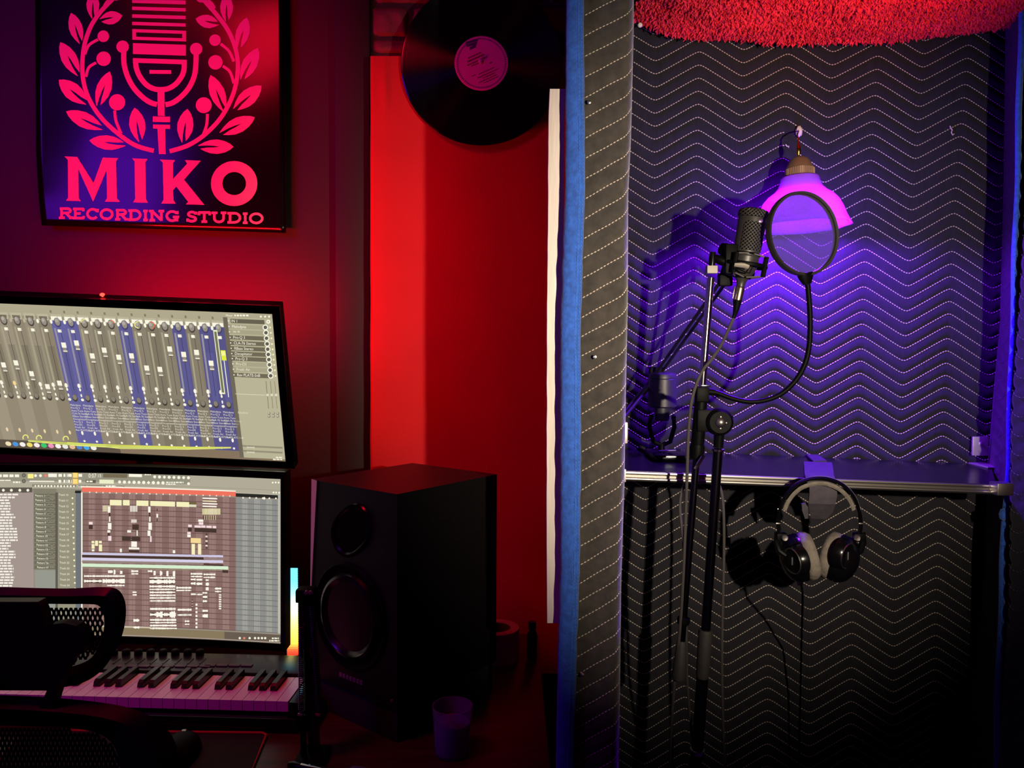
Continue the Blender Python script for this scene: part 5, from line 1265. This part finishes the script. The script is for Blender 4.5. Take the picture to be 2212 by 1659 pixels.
for i in range(NW):
    l, r_ = black[i + 1], black[i]        # l = towards larger x (left in view)
    if (l, r_) not in shapes:
        w = PITCH * .95; c = PITCH * .30; d = KL * .40
        poly = [(0, 0), (w, 0)] + ([(w, d), (w - c, d), (w - c, KL)] if l else [(w, KL)]) + ([(c, KL), (c, d), (0, d)] if r_ else [(0, KL)])
        mb = MB().prism([KP(x, y, 0) for x, y in poly], -Z * .012); mb.box(KP(w / 2, .0015, -.008), kx * w / 2, ky * .0016, Z * .0085)
        shapes[(l, r_)] = part('white_key', mb, m_key, kb); o = shapes[(l, r_)]; o.location = kx * (PITCH * i)
    else:
        o = copy_part(shapes[(l, r_)], kb, (0, 0, 0)); o.location = kx * (PITCH * i)
bk = None
for j in range(1, NW):
    if not black[j]: continue
    if bk is None:
        y0, y1, h = KL * .40, KL + .004, .0115; w = PITCH * .27; mb = MB()
        vs = [KP(-w, y0, 0), KP(w, y0, 0), KP(w, y1, 0), KP(-w, y1, 0), KP(-w * .8, y0 + .006, h), KP(w * .8, y0 + .006, h), KP(w * .8, y1, h), KP(-w * .8, y1, h), KP(-w * .85, y0 + .001, h * .7), KP(w * .85, y0 + .001, h * .7)]
        mb.add(vs, [(0, 1, 9, 8), (8, 9, 5, 4), (4, 5, 6, 7), (1, 2, 6, 5, 9), (0, 8, 4, 7, 3), (2, 3, 7, 6)])
        bk = part('black_key', mb, m_bkey, kb, smooth=20); bk.location = kx * (PITCH * j); 
    else: o = copy_part(bk, kb, (0, 0, 0)); o.location = kx * (PITCH * j)
def panel(px, py): return onz(px, py, KZ + .0045)
for i in range(8):
    px = 458 - 26.6 * i
    q = panel(px - 14, 1440); part('panel_button', MB().bbox(q, kx * .0095, ky * .0045, Z * .002, .001), M('grey_button', (70, 62, 70), .4), kb)
    q = panel(px - 20, 1428); part('fader_slot', MB().box(q, kx * .0012, ky * .012, Z * .0006), m_blackgloss, kb)
    q = panel(px - 26, 1414); part('panel_knob', MB().lathe([(.0075, 0), (.007, .008), (.005, .010), (.0005, .0102)], q, Z, 14), m_black, kb)
for i in range(4):
    q = panel(454 + 26.5 * i, 1438); part('panel_button', MB().bbox(q, kx * .010, ky * .005, Z * .002, .001), MATS['grey_button'], kb)

# ---------------------------------------------------------------- RGB light bar
rbz = onz(632, 1417, DESK_Z + .006); rbz.z = DESK_Z
lbr = thing('light_bar', 'upright rainbow light bar glowing beside the lower monitor', 'lamp', rbz)
kb2 = S(rbz.y); hB = 195 * kb2; wB = 11.5 * kb2
part('housing', MB().bbox(rbz + Vector((0, .012, hB / 2 + .004)), X * (wB + .002), Y * .008, Z * (hB / 2 + .004), .003), m_black, lbr)
part('base', MB().bbox(rbz + Vector((0, .012, .004)), X * .022, Y * .022, Z * .004, .002), m_black, lbr)
GRD = [(0, (255, 40, 30)), (.06, (255, 70, 40)), (.14, (255, 170, 60)), (.28, (255, 220, 90)), (.42, (250, 240, 140)), (.54, (250, 250, 190)), (.62, (200, 245, 220)), (.70, (140, 232, 250)), (.85, (90, 215, 255)), (1, (90, 210, 250))]
mb = MB(); NS = 38
for i in range(NS):
    f = (i + .5) / NS
    for (a, ca), (b, cb) in zip(GRD, GRD[1:]):
        if a <= f <= b: t = (f - a) / (b - a); cc = tuple(int(ca[q] + (cb[q] - ca[q]) * t) for q in range(3)); break
    mb.box(rbz + Vector((0, .002, .006 + hB * f)), X * wB, Y * .004, Z * (hB / NS * .36), E(cc, 2.6))
part('light_segments', mb, None, lbr, kind='stuff', label='stacked rainbow LED segments', smooth=0)
part('diffuser', MB().box(rbz + Vector((0, .0035, .006 + hB / 2)), X * (wB * .96), Y * .003, Z * (hB / 2), E((150, 110, 70), 1)), None, lbr, smooth=0) if False else None

# ---------------------------------------------------------------- mouse pad, mouse
PZ = DESK_Z + .004
pc_ = [onz(300, 1579, PZ), onz(577, 1583, PZ), onz(545, 1662, PZ), onz(522, 1720, PZ), onz(60, 1700, PZ), onz(120, 1577, PZ)]
pd = thing('mouse_pad', 'black mouse pad with a red stitched edge on the desk front', 'mouse pad', onz(400, 1640, DESK_Z))
quadp = [onz(60, 1577, PZ), onz(577, 1583, PZ), onz(528, 1705, PZ), onz(-60, 1698, PZ)]
part('mat', MB().prism([p - Z * .0035 for p in quadp], Z * .0030), M('black_cloth', (14, 12, 13), .8, bump=(300, .2)), pd)
part('stitched_edge', MB().tube([quadp[0], quadp[0].lerp(quadp[1], .5), quadp[1].lerp(quadp[0], .02), quadp[1].lerp(quadp[2], .04), quadp[2], quadp[3]], .0020, 8, closed=True), M('red_stitching', (190, 20, 26), .7), pd, label='red stitched edge')
ms = onz(380, 1640, PZ)
mo = thing('computer_mouse', 'small dark mouse half hidden behind the chair on the mouse pad', 'mouse', ms)
def msh(u, v):
    a, b = (u - .5) * 2, v * math.pi; r = math.sqrt(max(0, 1 - abs(a) ** 2.6))
    return ms + Vector((-math.cos(b) * .030 * r, a * .055, .002 + math.sin(b) * .030 * r))
part('shell', MB().grid(msh, 16, 14), m_black, mo, smooth=180)
part('scroll_wheel', MB().lathe([(.004, -.003), (.008, -.003), (.008, .003), (.004, .003)], ms + Vector((0, .030, .022)), X, 16, closed=True), m_steel, mo)

# ---------------------------------------------------------------- desk microphone arm with springs
DA = 1.13
ar = thing('spring_arm', 'folded black spring microphone arm standing on the desk right of the keyboard', 'microphone arm', W(668, 1690, DA))
part('arm_bar', MB().prism([W(649, 1282, DA), W(661, 1280, DA), W(684, 1650, DA), W(668, 1650, DA)], Y * .012), m_blackmetal, ar)
part('arm_bar', MB().prism([W(666, 1290, DA + .02), W(674, 1290, DA + .02), W(690, 1650, DA + .02), W(681, 1650, DA + .02)], Y * .010), m_blackmetal, ar)
part('arm_tube', MB().tube([W(654, 1545, DA - .004), W(657, 1650, DA - .004)], .0046, 10), m_black, ar)
def spring(p, q, r, turns):
    d = (q - p); u_ = d.orthogonal().normalized(); w_ = d.normalized().cross(u_); n = turns * 8
    return MB().tube([p + d * (i / n) + (u_ * math.cos(i * math.pi / 4) + w_ * math.sin(i * math.pi / 4)) * r for i in range(n + 1)], .0009, 5)
part('spring', spring(W(652, 1350, DA - .004), W(652, 1535, DA - .002), .0046, 46), m_blackmetal, ar)
part('spring', spring(W(673, 1300, DA), W(690, 1535, DA), .0042, 56), m_blackmetal, ar)
tj = part('top_joint', MB().bbox(W(662, 1284, DA + .006), X * .014, Y * .012, Z * .010, .003), m_black, ar)
for x_ in (663, 672): part('joint_screw', MB().lathe([(.0035, 0), (.0035, -.004), (.0005, -.005)], W(x_, 1280, DA - .008), Y, 12), M('pinkish_steel', (200, 170, 175), .3, .9), tj)
for x_ in (648, 686): part('spring_hook', MB().tube([W(x_ - 4, 1543, DA - .004), W(x_ + 6, 1545, DA - .006)], .0022, 8), m_steel, ar)
part('side_plate', MB().bbox(W(684, 1305, DA + .02), X * .006, Y * .004, Z * .022, .002), m_black, ar)
part('lower_joint', MB().bbox(W(676, 1656, DA + .006), X * .018, Y * .014, Z * .012, .004), m_black, ar)
part('base_post', MB().tube([W(676, 1660, DA + .006), Vector((W(676, 1660, DA).x, DA + .006, DESK_Z + .004))], .009, 12), m_black, ar)
part('desk_clamp', MB().bbox(Vector((W(676, 1660, DA).x, DA - .004, DESK_Z + .006)), X * .022, Y * .03, Z * .005, .002), m_black, ar)
hm = thing('handheld_microphone', 'chrome handheld microphone with a violet-lit mesh head lying across the bottom frame edge', 'microphone', W(700, 1665, 1.06))
h0, h1 = W(638, 1655, 1.075), W(768, 1685, 1.045); hx = (h1 - h0).normalized(); hl = (h1 - h0).length; kh = S(1.06)
part('tail_cap', MB().lathe([(r * kh, t * hl) for r, t in ((.5, -.12), (7, -.11), (9.5, -.05), (10, .06), (10, .10))], h0, hx, 24), m_blackgloss, hm)
part('handle', MB().lathe([(r * kh, t * hl) for r, t in ((9, .08), (10, .10), (12.5, .5), (16, .76), (17, .80), (15, .82))], h0, hx, 32), m_chrome, hm, label='polished chrome handle')
part('head_ring', MB().lathe([(r * kh, t * hl) for r, t in ((17, .80), (24, .84), (25, .90), (22, .92))], h0, hx, 32), m_chrome, hm)
mhg = M('steel_mesh', (130, 120, 140), .45, .7, bump=(900, 1.0))
part('mesh_head', MB().lathe([(r * kh, t * hl) for r, t in ((20, .84), (26, .92), (29, 1.02), (28, 1.14), (22, 1.26), (12, 1.32), (.5, 1.34))], h0, hx, 32), mhg, hm, label='wire mesh head')

# ---------------------------------------------------------------- studio loudspeaker
ZT = CAM.z - .2244; nr = Vector((-.1763, 1.175, 0)); ew = Vector((-.79, .613, 0)).normalized(); ed = Vector((.613, .79, 0)).normalized()
WS, DS, ZB = .2136, .245, DESK_Z + .055
spk = thing('studio_loudspeaker', 'large black studio loudspeaker on a foam pad on the desk', 'loudspeaker', nr + ew * WS / 2 + ed * DS / 2 + Z * DESK_Z)
def SP(w, d, z): return nr + ew * w + ed * d + Z * z
m_cab = M('black_ash_vinyl', (12, 10, 11), .45, noise_=(30, .2), bump=(120, .12), stretch=(1, 1, 6))
zc = ZB + (ZT - ZB) * .32
V = {'ft': SP(.03, 0, ZT), 'fr': SP(0, 0, ZT), 'frb': SP(0, 0, ZB), 'flb': SP(WS, 0, ZB), 'fc': SP(WS, 0, zc), 'lt': SP(WS, .006, ZT), 'lf': SP(WS - .022, 0, ZT), 'bl': SP(WS, DS, ZT), 'blb': SP(WS, DS, ZB), 'br': SP(0, DS, ZT), 'brb': SP(0, DS, ZB)}
names = list(V); ix = {n: i for i, n in enumerate(names)}
faces = [['fr', 'frb', 'flb', 'fc', 'lf'], ['lf', 'fc', 'lt'], ['fr', 'lf', 'lt', 'bl', 'br'], ['fr', 'br', 'brb', 'frb'], ['lt', 'fc', 'flb', 'blb', 'bl'], ['br', 'bl', 'blb', 'brb'], ['frb', 'brb', 'blb', 'flb']]
vs_ = [V[n] for n in names if n != 'ft']; nn = [n for n in names if n != 'ft']; ix = {n: i for i, n in enumerate(nn)}
part('cabinet', MB().add(vs_, [[ix[a] for a in f] for f in faces]), m_cab, spk, smooth=0)
ch_ = -ed * .0012 - ew * .0003
part('lit_chamfer', MB().prism([V['lf'] + ch_ + ew * .001, V['fc'] + ch_, V['lt'] + ch_ + ew * .0012], -(V['fc'] - V['lf']).cross(V['lt'] - V['lf']).normalized() * .0006), M('painted_chamfer_light', (215, 205, 190), .5), spk, label='bevel down the front left edge with its light painted in pale grey', smooth=0)  # light falling on the bevel is put into this pale colour
fn = -ed; WC = WS * .52
wc = SP(WC, 0, ZB + .125); tw = SP(WC - .004, 0, ZB + .268)
part('woofer_ring', MB().lathe([(.070, 0), (.080, .0015), (.086, .004), (.089, .002), (.089, 0)], wc, fn, 56), m_black, spk)
wf = part('woofer_cone', MB().lathe([(.072, .001), (.069, .006), (.064, .008), (.060, .005), (.057, .001), (.040, -.012), (.026, -.022), (.024, -.016), (.018, -.010), (.0005, -.007)], wc, fn, 56), M('glossy_cone', (16, 14, 20), .22), spk)
part('tweeter_waveguide', MB().lathe([(.046, .0005), (.044, .003), (.040, .003), (.030, -.006), (.020, -.014), (.013, -.018)], tw, fn, 44, mod=lambda th, h: 1 + .18 * math.cos(2 * th)), m_blackgloss, spk)
part('tweeter_dome', MB().lathe([(.014, -.014), (.011, -.008), (.006, -.004), (.0005, -.003)], tw, fn, 24), M('dome_silk', (40, 36, 44), .4), spk)
mb = MB()
for i in range(7): mb.box(SP(WC - .028 + i * .0085, 0, ZB + .022) + fn * .0008, ew * .0032, fn * .0008, Z * .0034)
part('badge', mb, M('silver_badge', (150, 140, 165), .3, .6), spk, label='small pale name badge')
part('corner_screw', MB().lathe([(.003, 0), (.0026, .0015), (.0005, .002)], SP(.012, 0, ZB + .012), fn, 10), m_steel, spk)
part('foam_pad', MB().bbox(SP(WS / 2, DS / 2, DESK_Z + .027), ew * (WS / 2 - .004), ed * (DS / 2 - .004), Z * .027, .004), M('grey_foam', (30, 28, 34), .95, bump=(200, .4)), spk)

# ---------------------------------------------------------------- small things on the desk
tr_ = onz(1072, 1421, DESK_Z)
tp_ = thing('tape_roll', 'white roll of tape lying flat behind the loudspeaker', 'tape', tr_)
part('tape', MB().lathe([(.0285, .0), (.0455, .0), (.0458, .03), (.0455, .0625), (.0285, .0625)], tr_, Z, 48, closed=True), M('white_tape', (215, 205, 215), .6), tp_)
part('core', MB().lathe([(.026, .001), (.0285, .001), (.0285, .0615), (.026, .0615)], tr_, Z, 40, closed=True), M('cardboard_core', (110, 90, 80), .9, noise_=(60, .2)), tp_)
bo = onz(1149, 1424, DESK_Z)
bt = thing('small_bottle', 'small dark glass bottle standing beside the tape roll', 'bottle', bo)
part('body', MB().lathe([(.0005, 0), (.0095, .001), (.0105, .004), (.0105, .050), (.0085, .056), (.0060, .060), (.0060, .064)], bo, Z, 24), M('dark_glass', (22, 12, 24), .08, Specular_IOR_Level=.8), bt)
part('cap', MB().lathe([(.0078, .062), (.0080, .063), (.0080, .075), (.0070, .0765), (.0005, .077)], bo, Z, 20), m_blackgloss, bt)
cu_ = onz(977, 1627, DESK_Z)
cp_ = thing('glass_cup', 'small glass cup with pale violet filling in front of the loudspeaker', 'cup', cu_)
gm = M('thin_glass', (210, 205, 230), .03, Transmission_Weight=.85, IOR=1.2)
part('glass', MB().lathe([(.0005, 0), (.024, .0), (.0265, .002), (.031, .075), (.0292, .075), (.0248, .004), (.0005, .004)], cu_, Z, 36), gm, cp_, smooth=60)
part('filling', MB().lathe([(.0005, .005), (.0243, .005), (.0272, .048), (.0265, .050), (.0005, .0505)], cu_, Z, 32), M('candle_wax', (120, 105, 170), .4, noise_=(20, .1)), cp_)

# ---------------------------------------------------------------- office chair seen from behind
DC = .96
chx = W(-20, 1400, DC).x
oc = thing('office_chair', 'black mesh office chair with headrest, seen from behind at the desk', 'chair', Vector((chx, .80, 0)))
m_chair = M('black_chair_plastic', (15, 14, 17), .38, bump=(200, .06))
def frame2(outer, inner, d, th, mat, name):
    """frame between two pixel outlines with the same number of points; bulges slightly"""
    n = len(outer); mb = MB(); vs = []
    for (o_, i_) in zip(outer, inner):
        m2 = ((o_[0] + i_[0]) / 2, (o_[1] + i_[1]) / 2)
        vs += [W(o_[0], o_[1], d), W(m2[0], m2[1], d - th * .6), W(i_[0], i_[1], d), W(m2[0], m2[1], d + th * .6)]
    mb.add(vs, [(i * 4 + j, i * 4 + (j + 1) % 4, ((i + 1) % n) * 4 + (j + 1) % 4, ((i + 1) % n) * 4 + j) for i in range(n) for j in range(4)])
    return part(name, mb, mat, oc, smooth=70)
def loop(pts, n=72):
    """closed smooth outline, resampled"""
    p_ = [Vector(p) for p in pts]; m_ = len(p_); out = []
    for i in range(n):
        t = i / n * m_; j = int(t); f = t - j
        p0, p1, p2, p3 = [p_[(j + q) % m_] for q in (-1, 0, 1, 2)]
        q_ = .5 * ((2 * p1) + (p2 - p0) * f + (2 * p0 - 5 * p1 + 4 * p2 - p3) * f * f + (3 * p1 - p0 - 3 * p2 + p3) * f ** 3); out.append((q_.x, q_.y))
    return out
HO = [(-60, 1270), (0, 1268), (75, 1270), (150, 1271), (215, 1268), (252, 1272), (269, 1295), (272, 1330), (264, 1372), (246, 1412), (220, 1448), (185, 1472), (140, 1484), (70, 1490), (0, 1491), (-60, 1491), (-230, 1486), (-290, 1440), (-312, 1350), (-300, 1290), (-240, 1268)]
HI2 = [(-60, 1303), (0, 1303), (75, 1304), (145, 1305), (190, 1305), (212, 1308), (222, 1322), (225, 1345), (222, 1372), (212, 1398), (196, 1422), (168, 1436), (130, 1444), (70, 1448), (0, 1448), (-60, 1448), (-210, 1444), (-250, 1415), (-262, 1350), (-255, 1315), (-215, 1303)]
frame2(loop(HO), loop(HI2), DC, .016, m_chair, 'headrest_frame')
def inside(p, poly):
    c = False; j = len(poly) - 1
    for i in range(len(poly)):
        (x0, y0), (x1, y1) = poly[i], poly[j]
        if (y0 > p[1]) != (y1 > p[1]) and p[0] < (x1 - x0) * (p[1] - y0) / (y1 - y0) + x0: c = not c
        j = i
    return c
def net(poly, d, sx, sy, r, name, sag=0):
    """woven mesh with tall eye-shaped openings"""
    mb = MB(); xs = [p[0] for p in poly]; ys = [p[1] for p in poly]; x = min(xs); i = 0
    nx = int((max(xs) - min(xs)) / sx) + 1; ny = int((max(ys) - min(ys)) / sy) + 1
    for i in range(nx):
        for j in range(ny):
            x0 = min(xs) + i * sx + (sx / 2 if j % 2 else 0); y0 = min(ys) + j * sy
            for dx in (-1, 1):
                a_, b_ = (x0, y0), (x0 + dx * sx / 2, y0 + sy)
                if inside(a_, poly) and inside(b_, poly):
                    p, q = W(a_[0], a_[1], d), W(b_[0], b_[1], d); w = X * r
                    mid1, mid2 = p.lerp(q, .25) , p.lerp(q, .75)
                    z1 = Vector((p.x, p.y, mid1.z)).lerp(mid1, .4); z2 = Vector((q.x, q.y, mid2.z)).lerp(mid2, .4)
                    pts = [p, z1, z2, q]
                    mb.add([v for c in pts for v in (c - w, c + w)] + [v + Y * .0012 for c in pts for v in (c - w, c + w)], [(0, 1, 3, 2), (2, 3, 5, 4), (4, 5, 7, 6), (8, 9, 11, 10), (10, 11, 13, 12), (12, 13, 15, 14), (0, 2, 10, 8), (2, 4, 12, 10), (4, 6, 14, 12), (1, 3, 11, 9), (3, 5, 13, 11), (5, 7, 15, 13)])
    return part(name, mb, m_chair, oc, kind='stuff', smooth=0, normals=False)
net(loop(HI2), DC, 10.5, 11.2, .0016, 'headrest_mesh')
part('headrest_bracket', MB().prism([W(x, y, DC - .045) for x, y in ((-230, 1300), (82, 1300), (92, 1325), (98, 1356), (112, 1349), (138, 1346), (165, 1352), (178, 1366), (186, 1392), (180, 1410), (166, 1418), (150, 1432), (135, 1460), (123, 1494), (112, 1530), (84, 1530), (101, 1492), (-60, 1491), (-230, 1440))], Y * .016), m_chair, oc)
BO = [(-60, 1503), (40, 1503), (140, 1509), (230, 1519), (290, 1532), (335, 1553), (365, 1580), (381, 1612), (388, 1660), (390, 1760), (385, 1900), (370, 2060), (330, 2150), (200, 2190), (-60, 2200), (-330, 2190), (-450, 2150), (-490, 2060), (-505, 1760), (-480, 1580), (-330, 1520)]
BI = [(-60, 1562), (40, 1563), (110, 1568), (165, 1574), (205, 1582), (230, 1594), (246, 1612), (256, 1640), (262, 1680), (266, 1760), (265, 1880), (256, 2000), (230, 2070), (160, 2110), (-60, 2120), (-280, 2110), (-340, 2080), (-370, 2000), (-380, 1760), (-365, 1640), (-270, 1575)]
frame2(loop(BO), loop(BI), DC - .03, .030, m_chair, 'backrest_frame')
net(loop(BI), DC - .03, 9.5, 11.2, .00175, 'backrest_mesh')
part('seat', MB().bbox((chx, 1.02, .49), X * .25, Y * .23, Z * .035, .03, 3), M('black_seat_fabric', (16, 15, 17), .9, bump=(200, .3)), oc)
part('back_support', MB().tube([(chx, .97, .46), (chx, .90, .55), (chx, .895, .80), (chx, .905, 1.0)], [.028, .03, .026, .02], 14, flat=(Y, .6)), m_chair, oc)
part('gas_lift', MB().tube([(chx, .98, .46), (chx, .98, .10)], .028, 18), m_blackmetal, oc)
for i in range(5):
    a_ = R(18 + 72 * i); d_ = Vector((math.cos(a_), math.sin(a_), 0)); b_ = Vector((chx, .98, .10))
    lg = part('base_spoke', MB().tube([b_, b_ + d_ * .28 - Z * .03], [.026, .016], 12), m_blackmetal, oc)
    part('caster', MB().lathe([(.006, -.012), (.026, -.012), (.029, 0), (.026, .012), (.006, .012)], b_ + d_ * .285 - Z * .0705, Vector((-d_.y, d_.x, 0)), 18, closed=True), m_black, lg)
